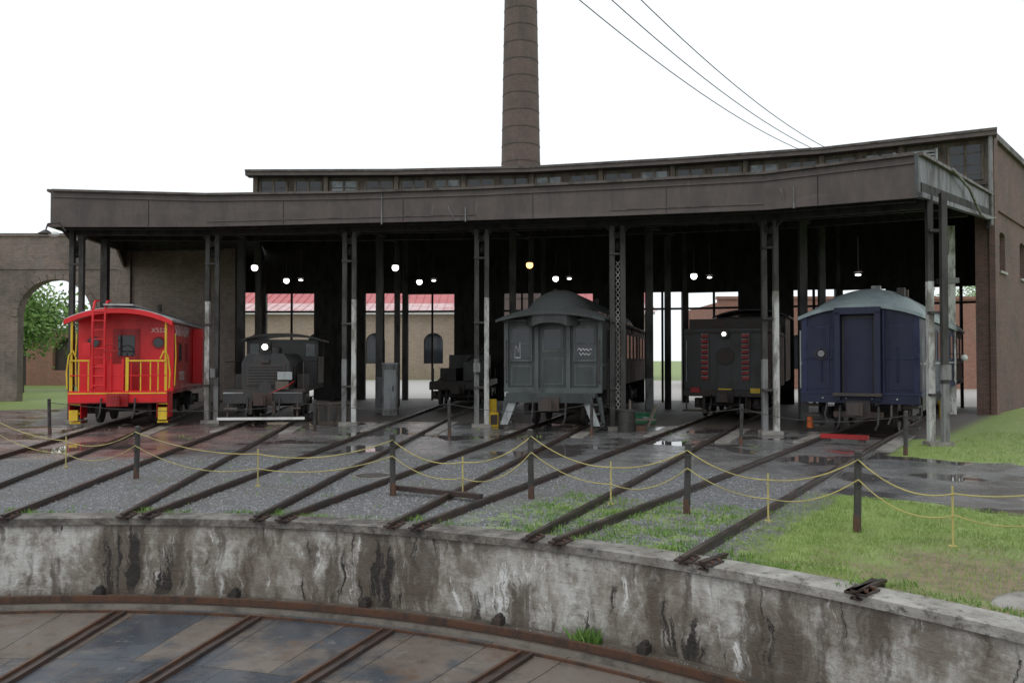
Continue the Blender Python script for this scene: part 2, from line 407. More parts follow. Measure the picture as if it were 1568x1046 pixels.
for (P,a,L) in TRK:
    mb=MB(); perp=Vector((math.cos(rad(a)),-math.sin(rad(a)),0)); d=Vector((math.sin(rad(a)),math.cos(rad(a)),0))
    lo=-.05 if L<1 else -.03
    for sgn in(-1,1):
        S=railstart(P,perp*sgn*.755,d); E=S+d*L; ends.append((S,d)); up=Vector((0,0,1))
        mb.beam(S+up*(.035+lo),E+up*(.035+lo),.09,.016,m_rail)
        mb.beam(S+up*(.07+lo),E+up*(.07+lo),.022,.06,m_rail)
        mb.beam(S-d*.02+up*(.11+lo),E+up*(.11+lo),.058,.026,m_rail)
        mb.beam(S+up*.035,S+d*.28+up*.035,.19,.022,m_rust)
        for k in range(2): mb.cyl(S+d*(.08+.14*k)+perp*.07+up*.04,S+d*(.08+.14*k)+perp*.07+up*.07,.018,m_rust2,n=6)
    mb.obj('railway_track')
mb=MB()
for (P,a,L) in TRK[:6]:
    perp=Vector((math.cos(rad(a)),-math.sin(rad(a)),0)); d=Vector((math.sin(rad(a)),math.cos(rad(a)),0))
    for sgn in(-1,1):
        w=.36; o=Vector((P[0],P[1],0))+perp*sgn*(.86+w/2)
        mb.beam(o+d*(12.2 if sgn>0 else 13.2)+Vector((0,0,.012)),o+d*16.6+Vector((0,0,.012)),w,.03,m_conc)
mb.obj('concrete_aprons')
def scatter_mesh(name,pts,mat):
    vs=[];fs=[]
    for (x,y,z,sz) in pts:
        o=len(vs); a=random.random()*6.28
        for i in range(4):
            t=a+i*1.57+random.uniform(-.3,.3); vs.append((x+sz*math.cos(t)*random.uniform(.7,1.1),y+sz*math.sin(t)*random.uniform(.7,1.1),z))
        vs.append((x+random.uniform(-.3,.3)*sz,y+random.uniform(-.3,.3)*sz,z+sz*random.uniform(.5,1)))
        fs+=[(o,o+1,o+4),(o+1,o+2,o+4),(o+2,o+3,o+4),(o+3,o,o+4)]
    me=bpy.data.meshes.new(name); me.from_pydata(vs,[],fs); me.materials.append(mat)
    ob=bpy.data.objects.new(name,me); sc.collection.objects.link(ob)
def qval(x,y): return (x-1.18)*.851-(y-9.01)*.525
pts=[]
for i in range(28000):
    R=RP+.3+ (random.random()**1.4)*6.5; a=random.uniform(-30,42); P=pol(R,a)
    if qval(P.x,P.y)<1.1: pts.append((P.x,P.y,-.003,random.uniform(.010,.028)))
for i in range(2500):
    P=pol(random.uniform(RP-.28,RP-.02),random.uniform(-30,75)); pts.append((P.x,P.y,PD+.02,random.uniform(.008,.025)))
scatter_mesh('gravel_stones',pts,m_stone)
def blades(name,pts,mat):
    vs=[];fs=[]
    for (x,y,z,hh,w) in pts:
        a=random.random()*6.28; t=random.random()*6.28; l=hh*random.uniform(.1,.7)
        dx_,dy_=math.cos(a)*w,math.sin(a)*w; o=len(vs)
        vs+=[(x-dx_,y-dy_,z),(x+dx_,y+dy_,z),(x+dx_*.6+l*.4*math.cos(t),y+dy_*.6+l*.4*math.sin(t),z+hh*.6),(x+l*math.cos(t),y+l*math.sin(t),z+hh)]
        fs+=[(o,o+1,o+2),(o,o+2,o+3)]
    me=bpy.data.meshes.new(name); me.from_pydata(vs,[],fs); me.materials.append(mat)
    ob=bpy.data.objects.new(name,me); sc.collection.objects.link(ob)
pts=[]
while len(pts)<60000:
    R=RP+.36+random.random()*5.4; a=random.uniform(34,75); P=pol(R,a)
    d=math.hypot(P.x-4.7,P.y-7.9)
    if qval(P.x,P.y)>1.05+random.uniform(-.3,.3) and R<16.8 and not(d<1.4 and random.random()<.6) and P.y>3:
        pts.append((P.x,P.y,0,random.uniform(.02,.055),random.uniform(.002,.0045)))
for i in range(12000):
    R=random.uniform(22.8,31); a=random.uniform(34,60); P=pol(R,a)
    if a>37.5 or R<25.5: 
        if qval(P.x,P.y)>1.6: pts.append((P.x,P.y,0,random.uniform(.03,.08),random.uniform(.004,.009)))
blades('lawn_grass',pts,m_blade)
pts=[]
def tuft(P,n,spread,h):
    for i in range(n): pts.append((P.x+random.gauss(0,spread),P.y+random.gauss(0,spread),0.0,random.uniform(.3,1)*h,random.uniform(.004,.012)))
for (S,d) in ends:
    for k in range(3): tuft(S+d*random.uniform(.3,.7)+Vector((random.uniform(-.25,.25),0,0)),24,.06,.08)
for i in range(110): tuft(pol(RP+random.uniform(.34,.5),random.uniform(-10,75)),20,.07,.05)
for i in range(190):
    P=pol(RP+random.uniform(.4,3.4),random.uniform(24,37)); tuft(P,22,.1,.055)
for i in range(60):
    P=pol(RP+random.uniform(.5,7),random.uniform(-5,30)); tuft(P,10,.06,.05)
for i in range(26):
    P=pol(random.uniform(22.6,27.8),random.uniform(-12,36)); tuft(P,16,.08,.06)
blades('edge_weeds',pts,m_weed)
pts=[]; P=pol(RP-.2,32.2)
for i in range(160): pts.append((P.x+random.gauss(0,.07),P.y+random.gauss(0,.07),PD,random.uniform(.08,.24),random.uniform(.008,.02)))
blades('pit_weed',pts,m_weed)
mb=MB(); mb.sph((0,0,0),.34,m_conc,n=9,k=6,sz=.2); o=mb.obj('flat_stone',(4.45,7.2,.0),.4); o.scale=(1.1,.6,1)
mb=MB(); mb.cyl((0,0,0),(0,0,.012),.38,m_conc,n=28); mb.cyl((0,0,.012),(0,0,.018),.30,m_iron,n=28); mb.obj('manhole_cover',(-2.5,14.9,.0))

# ---------------------------------------------------------------- roundhouse
RH=empty('roundhouse')
COL=[(-14.4,27.3),(-9.87,27.2),(-5.2,26.4),(-.94,25.6),(3.14,24.6),(7.25,23.2),(10.35,20.1)]
F=[(-14.6,26.2),(-9.66,26.05),(-5.18,25.25),(-1.1,24.45),(2.8,23.45),(6.75,22.1),(9.45,19.3)]
FB=[6.3,6.28,6.26,6.22,6.17,6.1,5.88]
FT=[7.46,7.3,7.2,7.16,7.14,7.08,6.9]
Mo=[(-18.0,37.6),(-11.8,38.0),(-5.3,37.9),(.9,37.3),(7.0,35.8),(12.8,34.0),(18.05,31.2)]
RR=[(-19.8,42.4),(-12.9,42.9),(-5.5,42.6),(1.6,41.8),(8.4,40.1),(15.0,37.9),(20.9,35.0)]
def V(p,z): return Vector((p[0],p[1],z))
ZM=8.3; ZT=10.67
mb=MB()
for i in range(6):
    a,b=V(F[i],0),V(F[i+1],0); d=(b-a).normalized(); nrm=Vector((d.y,-d.x,0))*.08
    q_=[V(F[i],FB[i]),V(F[i+1],FB[i+1]),V(F[i+1],FT[i+1]),V(F[i],FT[i])]
    mb.add([v for v in q_]+[v-nrm for v in q_],[(0,1,2,3),(7,6,5,4),(0,4,5,1),(3,2,6,7),(0,3,7,4),(1,5,6,2)],m_fascia)
    mb.beam(V(F[i],FT[i])+nrm*.3,V(F[i+1],FT[i+1])+nrm*.3,.16,.07,m_fasc2)
    mb.beam(V(F[i],FT[i]-.2)+nrm*.25,V(F[i+1],FT[i+1]-.2)+nrm*.25,.05,.035,m_fascia)
    t=.5+random.uniform(-.2,.2)
    z0=FB[i]+(FB[i+1]-FB[i])*t; z1=FT[i]+(FT[i+1]-FT[i])*t; P=a.lerp(b,t)+nrm*.05
    mb.beam(P+Vector((0,0,z0+.02)),P+Vector((0,0,z1-.25)),.012,.02,m_under)
    # thin conduit run along the face
    if i in(1,2,4): mb.beam(V(F[i],FB[i]+.16)+nrm*.2,V(F[i+1],FB[i+1]+.16)+nrm*.2,.025,.025,m_fasc2)
for (i,t,l) in((2,.3,.9),(2,.93,.35),(5,.22,.5)):
    P=V(F[i],0).lerp(V(F[i+1],0),t); mb.beam(P+Vector((0,-.03,FB[i]-.08)),P+Vector((0,-.03,FB[i]+l)),.035,.03,m_postg)
for t0 in(.82,.15):
    i=2 if t0>.5 else 5; P=V(F[i],0).lerp(V(F[i+1],0),t0)
    mb.tube([P+Vector((-.1,-.04,FB[i]+.5)),P+Vector((0,-.04,FB[i]+.2)),P+Vector((.15,-.04,FB[i]-.02)),P+Vector((.3,-.04,FB[i]+.02))],.014,m_postg)
mb.obj('fascia',parent=RH)
mb=MB()
for i in range(6):
    def quad(a,b,c,d,m): mb.add([a,b,c,d],[(0,1,2,3)],m)
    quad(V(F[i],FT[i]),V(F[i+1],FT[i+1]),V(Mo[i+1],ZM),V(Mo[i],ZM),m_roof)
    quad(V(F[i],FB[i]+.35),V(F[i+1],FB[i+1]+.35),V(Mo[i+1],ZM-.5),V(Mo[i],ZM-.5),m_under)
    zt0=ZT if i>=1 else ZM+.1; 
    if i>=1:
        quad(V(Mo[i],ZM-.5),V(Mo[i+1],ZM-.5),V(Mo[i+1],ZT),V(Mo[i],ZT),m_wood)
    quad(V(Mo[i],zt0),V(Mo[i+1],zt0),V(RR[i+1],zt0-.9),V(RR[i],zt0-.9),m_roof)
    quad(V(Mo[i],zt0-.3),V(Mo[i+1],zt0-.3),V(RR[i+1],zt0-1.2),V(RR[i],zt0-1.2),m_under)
mb.obj('roof_decks',parent=RH,recalc=False,shade=False)
mb=MB()
mb.add([V(Mo[1],ZM-.5),V(RR[1],ZM-.5),V(RR[1],ZT-.9),V(Mo[1],ZT)],[(0,1,2,3)],m_wood)
for i in range(1,6):
    a,b=V(Mo[i],0),V(Mo[i+1],0); d=(b-a).normalized(); nrm=Vector((d.y,-d.x,0))
    e0=a-(d*.35 if i==1 else d*0); e1=b+(d*.3 if i==5 else d*0)
    up=Vector((0,0,1))
    mb.beam(e0+nrm*.25+up*(ZT-.08),e1+nrm*.25+up*(ZT-.08),.6,.26,m_fascia)
    mb.beam(e0+nrm*.57+up*(ZT+.0),e1+nrm*.57+up*(ZT+.0),.06,.1,m_fasc2)
    mb.beam(a+nrm*.06+up*(ZT-1.9),b+nrm*.06+up*(ZT-1.9),.1,.12,m_fasc2)
    n=4
    for k in range(n):
        t0=(k+.12)/n; t1=(k+.88)/n; zz=ZT-.4
        p0=a.lerp(b,t0)+nrm*.05; p1=a.lerp(b,t1)+nrm*.05
        low=1.35
        mb.beam(p0+up*(zz-low/2),p1+up*(zz-low/2),.03,low,m_glass2 if (k+i)%3==0 else m_glass)
        for t in (t0,(t0+t1)/2,t1):
            P=a.lerp(b,t)+nrm*.09; mb.beam(P+up*(zz),P+up*(zz-low),.09,.05,m_wood)
        for zc in(.3,.75,1.1): mb.beam(p0+nrm*.02+up*(zz-zc),p1+nrm*.02+up*(zz-zc),.035,.035,m_wood)
    for t in(0.0,.5):
        P=a.lerp(b,t)+nrm*.12; mb.beam(P+up*(ZT-.2),P+up*(ZM),.2,.16,m_wood)
a,b=V(Mo[5],0),V(Mo[6],0); d=(b-a).normalized(); nrm=Vector((d.y,-d.x,0))
for k in range(12):
    z=ZT-.5-k*.13
    mb.beam(a.lerp(b,.47)+nrm*.16+Vector((0,0,z)),a.lerp(b,.70)+nrm*.16+Vector((0,0,z)),.05,.085,m_lite)
for t in(.46,.71): mb.beam(a.lerp(b,t)+nrm*.17+Vector((0,0,ZT-.4)),a.lerp(b,t)+nrm*.17+Vector((0,0,ZT-2.0)),.08,.08,m_lite)
mb.obj('clerestory',parent=RH,recalc=True)
mb=MB()
def side(i,m1,m2,s,b0,b1):
    a=V(F[i],0);b=V(Mo[i],0); d=(b-a).normalized(); n_=Vector((d.y,-d.x,0))*s
    a0,a1=FB[i],FT[i]
    vs=[a+Vector((0,0,a0)),b+Vector((0,0,b0)),b+Vector((0,0,b1)),a+Vector((0,0,a1))]
    mb.add(vs+[v+n_*.08 for v in vs],[(3,2,1,0),(4,5,6,7),(0,1,5,4),(2,3,7,6),(0,4,7,3),(1,2,6,5)],m1)
    mb.beam(a+Vector((0,0,a1))+n_*.12,b+Vector((0,0,b1))+n_*.12,.14,.08,m_fasc2)
    mb.beam(a+Vector((0,0,a0+.06))+n_*.12,b+Vector((0,0,b0+.06))+n_*.12,.07,.12,m2)
    c1=V(RR[i],0)
    mb.beam(b+Vector((0,0,ZM-.6)),c1+Vector((0,0,ZM-1.2)),.1,1.3,m1)
side(0,m_fascia,m_fascia,-1,7.1,8.32); side(6,m_endg,m_endg,1,7.35,8.32)
a=V(F[6],0);b=V(Mo[6],0); d=(b-a).normalized(); n_=Vector((d.y,-d.x,0))
mb.tube([a.lerp(b,.3)+n_*.2+Vector((0,0,7.35)),a.lerp(b,.5)+n_*.25+Vector((0,0,7.3)),a.lerp(b,.68)+n_*.25+Vector((0,0,6.9)),a.lerp(b,.8)+n_*.25+Vector((0,0,7.0)),a.lerp(b,.95)+n_*.3+Vector((0,0,7.3))],.04,m_postg,n=8)
mb.cyl(V(Mo[6],ZM-1.2)+Vector((-.1,-.35,0)),V(Mo[6],ZT-.2)+Vector((-.1,-.35,0)),.08,m_postg)
mb.obj('end_fascias',parent=RH)
mb=MB()
def colm(x,y,z1,style,dirv,cap=True):
    px,py=dirv
    for k,o in enumerate((-.16,.16)):
        X=x+px*o;Y=y+py*o
        w=.15
        if style>=1:
            hz=[2.1,1.5][k]
            mb.box(X-w/2,X+w/2,Y-w/2,Y+w/2,0,hz,m_postw if (k==style%2) else m_postg)
            mb.box(X-w/2+.004,X+w/2-.004,Y-w/2+.004,Y+w/2-.004,hz,4.0,m_postw if k==style%2 else m_postd)
            mb.box(X-w/2+.006,X+w/2-.006,Y-w/2+.006,Y+w/2-.006,4.0,z1,m_postd)
        else:
            mb.box(X-w/2,X+w/2,Y-w/2,Y+w/2,0,z1,m_postd)
    for z in(1.2,3.2,5.2): mb.box(x-px*.16-.08,x+px*.16+.08,y-.09,y+.09,z,z+.06,m_postd)
    mb.box(x-.3,x+.3,y-.2,y+.2,0,.1,m_conc)
    if cap: mb.box(x-.28,x+.28,y-.16,y+.16,z1-.3,z1,m_under)
for i,(x,y) in enumerate(COL):
    dv=(V(COL[min(i+1,6)],0)-V(COL[max(i-1,0)],0)).normalized()
    colm(x,y,FB[i]+(.4 if i<6 else .25),[0,2,1,3,0,1,2][i],(dv.x,dv.y),i<6)
    rd=Vector((x-CX,y-CY,0)).normalized()
    P=Vector((x,y,0))
    if i<6:
        for sgn in(-1,1):
            mb.beam(P+Vector((0,0,FB[i]-.45)),P+dv*sgn*.55+Vector((0,0,FB[i]+.2)),.12,.14,m_under)
        mb.beam(P+Vector((0,0,FB[i]-.8)),P+rd*1.0+Vector((0,0,FB[i]+.35)),.12,.14,m_under)
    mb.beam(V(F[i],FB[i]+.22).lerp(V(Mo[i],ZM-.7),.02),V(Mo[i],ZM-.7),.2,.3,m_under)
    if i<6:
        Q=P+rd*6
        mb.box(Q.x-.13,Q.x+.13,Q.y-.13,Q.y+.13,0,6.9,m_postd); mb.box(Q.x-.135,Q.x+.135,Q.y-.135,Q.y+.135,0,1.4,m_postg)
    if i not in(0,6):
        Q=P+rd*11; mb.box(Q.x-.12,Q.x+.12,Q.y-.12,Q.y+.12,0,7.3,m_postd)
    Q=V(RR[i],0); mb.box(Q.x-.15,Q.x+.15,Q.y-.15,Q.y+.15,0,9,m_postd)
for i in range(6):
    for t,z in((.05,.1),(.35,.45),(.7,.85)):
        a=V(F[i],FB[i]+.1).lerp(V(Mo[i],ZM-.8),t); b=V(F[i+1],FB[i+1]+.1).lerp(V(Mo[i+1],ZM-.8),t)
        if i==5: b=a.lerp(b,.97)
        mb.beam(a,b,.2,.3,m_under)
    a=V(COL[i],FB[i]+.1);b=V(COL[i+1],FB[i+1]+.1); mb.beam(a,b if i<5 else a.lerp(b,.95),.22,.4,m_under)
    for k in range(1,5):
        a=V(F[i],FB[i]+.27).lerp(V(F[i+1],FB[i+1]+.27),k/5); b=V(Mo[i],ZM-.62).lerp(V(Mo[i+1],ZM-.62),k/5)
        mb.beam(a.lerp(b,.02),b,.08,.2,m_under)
x,y=COL[4]
for k in range(26):
    z=.6+k*.17; mb.beam((x-.06,y-.1,z),(x+.06,y-.14,z+.15),.014,.014,m_postw); mb.beam((x+.06,y-.1,z),(x-.06,y-.14,z+.15),.014,.014,m_postw)
for (i,dx_,z,w_,h_,mm) in((1,.1,1.5,.16,.3,m_postg),(3,-.14,1.7,.2,.28,m_postg),(6,.1,1.6,.22,.36,m_postg)):
    x,y=COL[i]; mb.box(x+dx_-w_/2,x+dx_+w_/2,y-.24,y-.12,z,z+h_,mm)
Q=Vector((17.0,32.2,0))*.985
mb.box(Q.x-.2,Q.x+.2,Q.y-.2,Q.y+.2,0,7.2,m_postw)
mb.box(Q.x-.3,Q.x+.3,Q.y-.3,Q.y+.3,5.0,5.2,m_postg)
for sg in(-1,1): mb.beam(Q+Vector((0,0,5.9)),Q+Vector((sg*.7*.56,sg*.7*.82,7.0)),.16,.16,m_postg)
mb.sph((Q.x+.45,Q.y-.3,2.15),.13,m_white); mb.cyl((Q.x+.2,Q.y-.25,2.3),(Q.x+.45,Q.y-.3,2.3),.02,m_iron)
mb.obj('columns_and_braces',parent=RH)
mb=MB()
for i in range(6):
    a,b=V(RR[i],0),V(RR[i+1],0); up=Vector((0,0,1))
    lo,hi=(.36,.72) 
    if i==0: lo,hi=0,.62
    if i==5: lo,hi=.3,.55
    zh=5.55-.06*i
    p0=a.lerp(b,lo);p1=a.lerp(b,hi)
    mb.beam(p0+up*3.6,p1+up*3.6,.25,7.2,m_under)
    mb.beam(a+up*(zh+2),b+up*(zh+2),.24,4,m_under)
    for t in(lo*.55,hi+(1-hi)*.45):
        if 0<t<1:
            P=a.lerp(b,t); mb.beam(P,P+up*zh,.1,.1,m_under)
    for (t0,t1) in((0,lo),(hi,1)):
        if t1-t0>.05:
            A_=a.lerp(b,t0);B_=a.lerp(b,t1); mb.beam(A_+up*4.55,B_+up*4.55,.08,.1,m_under)
mb.obj('rear_wall',parent=RH)
def arch_wall(mb,L,H,th,ops,m,x0=0):
    ops=sorted(ops); x=x0
    for xc,hw,sill,spr,ar in ops:
        if xc-hw>x: mb.box(x,xc-hw,0,th,0,H,m)
        if sill>0: mb.box(xc-hw,xc+hw,0,th,0,sill,m)
        if ar:
            n=12
            for k in range(n):
                a0=math.pi-math.pi*k/n;a1=math.pi-math.pi*(k+1)/n
                xa,xb=xc+hw*math.cos(a0),xc+hw*math.cos(a1); za,zb=spr+hw*ar*math.sin(a0),spr+hw*ar*math.sin(a1)
                mb.prism([(xa,za),(xb,zb),(xb,H),(xa,H)],0,th,m)
        else: mb.box(xc-hw,xc+hw,0,th,spr,H,m)
        x=xc+hw
    if x<L: mb.box(x,L,0,th,0,H,m)
mb=MB(); 
arch_wall(mb,16,10.6,.5,[(2.3,.55,5.6,7.0,.3),(6.5,.6,5.6,7.0,.3),(10.5,.6,5.6,7.0,.3)],m_brickR)
mb.box(-.15,16.1,-.14,.6,10.6,10.85,m_fasc2)
mb.box(-.1,.5,-.2,-.002,0,10.6,m_brickR)
mb.box(-.05,16,-.08,-.002,7.9,8.1,m_brickR)
for xc in(2.3,6.5,10.5):
    mb.box(xc-.55,xc+.55,.2,.24,5.6,7.1,m_glass); mb.box(xc-.03,xc+.03,.16,.2,5.6,7.1,m_wood); mb.box(xc-.65,xc+.65,-.08,.1,5.5,5.6,m_conc)
o=mb.obj('brick_end_wall',(18.15,31.3,0),rad(90-41),parent=RH)
def lamp(px,py,Y,m,flat=False,sz=.12):
    z=2.1+(550-py)*Y/1265; x=(px-784)/1265*Y
    mb=MB(); mb.cyl((0,0,.1),(0,0,1.2),.012,m_iron,n=6); mb.cyl((0,0,.08),(0,0,.16),.15,m_iron,r2=.05,n=14)
    mb.sph((0,0,0),sz,m,sz=.35 if flat else 1); mb.obj('pendant_lamp',(x,Y,z))
for px,py,Y,m,f in((389,410,30,m_bulb,0),(438,430,35,m_bulb,0),(460,429,34,m_bulb,1),(605,410,29.5,m_bulb,0),(642,432,35,m_bulb,0),(664,430,34,m_bulb,1),
    (811,406,29,m_bulbo,0),(851,427,34,m_bulb,0),(872,427,33,m_bulb,1),(1063,423,30,m_bulb,0),(1087,425,31,m_bulb,1),(1315,421,26,m_bulb,1)):
    lamp(px,py,Y,m,f,.09 if f else .12)
mb=MB(); mb.tube([(0,0,0),(-.15,-.1,.25),(-.45,-.2,.2),(-.5,-.22,0)],.025,m_iron); mb.cyl((-.5,-.22,0),(-.5,-.22,-.12),.06,m_iron,r2=.24); mb.sph((-.3,-.1,-.12),.17,m_white,sz=.5)
mb.obj('eave_lamp',(-14.15,26.1,6.15))

# ---------------------------------------------------------------- left brick wall with arch
mb=MB()
arch_wall(mb,26.4,8.2,.5,[(17.3,1.85,0,4.2,1),(9,1.85,0,4.2,1)],m_brickL)
mb.box(-.05,26.5,-.07,.57,8.2,8.35,m_brickL)
mb.box(0,26.4,-.05,-.002,6.55,6.68,m_brickL)
for xc in(9,17.3):
    for k in range(16):
        a0=math.pi*k/16;a1=math.pi*(k+.93)/16
        mb.prism([(xc+1.86*math.cos(a0),4.2+1.86*math.sin(a0)),(xc+2.15*math.cos(a0),4.2+2.15*math.sin(a0)),(xc+2.15*math.cos(a1),4.2+2.15*math.sin(a1)),(xc+1.86*math.cos(a1),4.2+1.86*math.sin(a1))],-.06,-.002,m_brickL)
for xx in(12.5,20.8,26): mb.box(xx-.3,xx+.3,-.2,-.002,0,8.2,m_brickL)
mb.obj('arched_brick_wall',(-40,41,0))
BG=empty('red_roof_building'); BG.location=(-35.5,85,0); BG.scale=(1.42,1.42,1.26)
mb=MB(); arch_wall(mb,35,5.3,.4,[(k*4.2+2.5,.7,1.3,3.1,1) for k in range(8)],m_brickB)
for k in range(8): mb.box(k*4.2+1.7,k*4.2+3.3,.25,.3,1.0,4.2,m_glass if k!=5 else m_white)  # one arch gets a white panel, painting in the brightness of an opening
mb.box(-.3,35.3,-.5,.1,5.3,5.5,m_white)
mb.obj('walls',(0,0,0),parent=BG)
mb=MB()
mb.add([(-.5,-.6,5.5),(35.5,-.6,5.5),(35.5,2.5,6.4),(-.5,2.5,6.4)],[(0,1,2,3)],m_pinkroof)
mb.add([(-.5,2.5,6.4),(35.5,2.5,6.4),(35.5,7,8.2),(-.5,7,8.2)],[(0,1,2,3)],m_redroof)
mb.add([(-.5,7,8.2),(35.5,7,8.2),(35.5,14,5.5),(-.5,14,5.5)],[(0,1,2,3)],m_redroof)
for k in range(60):
    x=-.4+k*.6; mb.beam((x,-.6,5.53),(x,2.5,6.43),.04,.05,m_pinkroof); mb.beam((x,2.5,6.43),(x,7,8.23),.04,.05,m_redroof)
mb.obj('roof',(0,0,0),parent=BG,recalc=False)
mb=MB(); arch_wall(mb,30,6.3,.4,[(k*3.6+2.2,.6,1.4,3.6,.4) for k in range(8)],m_brickO)
for k in range(8): mb.box(k*3.6+1.6,k*3.6+2.8,.2,.25,1.4,3.9,m_glass); 
mb.box(0,30,.4,12,0,6.1,m_brickO); mb.box(-.1,30.1,-.1,.4,6.3,6.5,m_brickO)
mb.obj('brick_warehouse',(14.5,58,0))
mb=MB(); arch_wall(mb,28,4.4,.4,[(k*4.5+2.5,1.2,0 if k%2 else 1.2,2.6,1) for k in range(6)],m_brickO)
mb.box(0,28,.4,8,0,4.2,m_iron); mb.box(-.1,28.1,-.1,.5,4.4,4.6,m_conc)
mb.obj('brick_shed',(-56,66,0))
def tree(loc,h,R,seed,n=5200):
    rnd=random.Random(seed); mb=MB()
    mb.cyl((0,0,0),(.1,0,h*.35),.28,m_bark,r2=.2); cl=[]
    for k in range(9):
        a=rnd.uniform(0,6.28); rr_=rnd.uniform(.35,.85)*R; z=h*rnd.uniform(.5,.9)
        e=Vector((rr_*math.cos(a),rr_*math.sin(a),z)); m_=Vector((.1,0,h*.35)).lerp(e,.5)+Vector((0,0,.3))
        mb.cyl((.1,0,h*.35),m_,.13,m_bark,r2=.08,n=7); mb.cyl(m_,e,.08,m_bark,r2=.03,n=7); cl+= [e,m_+Vector((0,0,h*.12))]
    cl.append(Vector((0,0,h*.9)))
    vs=[];fs=[]
    for i in range(n):
        c_=rnd.choice(cl); s_=R*.28
        P=c_+Vector((rnd.gauss(0,s_),rnd.gauss(0,s_),rnd.gauss(0,s_*.7)))
        u=Vector((rnd.gauss(0,1),rnd.gauss(0,1),rnd.gauss(0,1))).normalized(); w=u.orthogonal().normalized(); l=rnd.uniform(.08,.2)
        o=len(vs); vs+=[P-u*l,P+w*l*.5,P+u*l,P-w*l*.5]; fs.append((o,o+1,o+2,o+3))
    mb.add(vs,fs,m_leaf); mb.obj('leafy_tree',loc,recalc=False,shade=False)
tree((-31,52,0),7.0,3.0,1); tree((-36,56,0),7.5,3.5,2); tree((-27,57,0),6.0,2.8,3); tree((-42,58,0),8,3.6,4); tree((40,70,0),9,4,5)
mb=MB()
Yc=75; Xc=.0107*Yc
zs=[0,4,8,12,16,20,24,28,32,36,40,41,42]
rf=lambda z:1.78-.0185*(z-19.2)
for a,b in zip(zs,zs[1:]): mb.cyl((0,0,a),(0,0,b),rf(a),m_brickC,r2=rf(b),n=40,caps=False)
z=1.2
while z<41:
    mb.cyl((0,0,z),(0,0,z+.08),rf(z)+.025,m_iron,n=40); z+=1.55
mb.cyl((0,0,40.6),(0,0,41.6),rf(40)+.25,m_brickC,n=40); mb.cyl((0,0,41.6),(0,0,42),rf(40)+.1,m_brickC,n=40)
mb.obj('brick_chimney',(Xc,Yc,0),uvmode=(0,0,1.7))
mb=MB()
A=Vector((12.9,35.0,10.95))
mb.beam(A+Vector((-.6,.25,-.2)),A+Vector((.6,-.25,-.2)),.08,.08,m_iron); mb.beam(A+Vector((0,.3,-.4)),A+Vector((0,.3,.05)),.1,.1,m_iron); mb.beam(A+Vector((-.6,.25,.0)),A+Vector((.6,-.25,.02)),.05,.05,m_postg)
mb.obj('wire_bracket')
for j,(ex,ez) in enumerate(((-6.4,13.4),(-5.6,13.6),(-4.8,13.7))):
    mb=MB(); S=A+Vector((-.5+.45*j,.2-.2*j,.08)); E=Vector((ex,10,ez)); pp=[]
    for k in range(31):
        t=k/30; P=S.lerp(E,t); P.z-=2.3*4*t*(1-t)*.5; pp.append(P)
    mb.tube(pp,.014,m_iron,n=5); mb.obj('overhead_wire')

# ---------------------------------------------------------------- fences
def sag(a,b,s,n=10):
    return [a.lerp(b,k/n)-Vector((0,0,s*4*(k/n)*(1-k/n))) for k in range(n+1)]
def fence(name,posts,mpost,rope,two=True,s=.16):
    mb=MB(); 
    for (x,y,h_,kind) in posts:
        if kind:
            lean=random.uniform(-.03,.03)
            mb.cyl((x,y,-.05),(x+lean,y,h_),.045,mpost,n=10); mb.sph((x+lean,y,h_),.047,mpost,sz=.6)
            mb.cyl((x,y,0),(x,y,.2),.05,m_rust2,n=10,r2=.046)
            for zz in(.12,.38): mb.ring(x,h_-zz,y-.055,.035,.008,mpost,n=8)
        else:
            mb.cyl((x,y,0),(x,y,h_),.012,m_rope,n=8); mb.cyl((x,y,0),(x,y,.015),.05,m_rope)
    for (a,b) in zip(posts,posts[1:]):
        za=a[2]-.08;zb=b[2]-.08
        mb.tube(sag(Vector((a[0],a[1]-.05,za)),Vector((b[0],b[1]-.05,zb)),s*random.uniform(.5,1.1)),.0085,rope,n=5)
        if two: mb.tube(sag(Vector((a[0],a[1]-.05,za-.24)),Vector((b[0],b[1]-.05,zb-.24)),s*random.uniform(.5,1.4)),.0075,rope,n=5)
    return mb.obj(name)
fence('rope_fence',[(-11.0,17.5,.95,1),(-8.67,16.1,.6,0),(-6.62,14.6,.9,1),(-4.2,13.7,.62,0),(-1.84,12.8,.93,1),(-.75,12.6,.62,0),(.29,12.5,1.02,1),(1.43,12.0,.62,0),(2.38,11.3,.94,1),(3.32,10.75,.62,0),(4.2,10.1,.96,1),(4.94,9.3,.68,0),(5.9,8.4,.95,1)],
      m_postd,m_rope)
fence('rope_fence',[(-12.9,23.1,.97,1),(-5.75,24.1,.9,1),(-1.7,22.5,.97,1),(2.2,22.9,.95,1),(5.64,20.4,.97,1),(8.6,18.1,.95,1)],m_postd,m_postd,two=False,s=.25)
mb=MB(); mb.beam((-1.84,12.95,.1),(-.45,12.2,.08),.09,.07,m_rust); mb.beam((-1.84,13.25,.05),(-.6,12.6,.05),.05,.05,m_rust); mb.beam((-.45,12.2,.06),(-.6,12.6,.06),.05,.05,m_rust)
mb.obj('rusty_angle_iron')

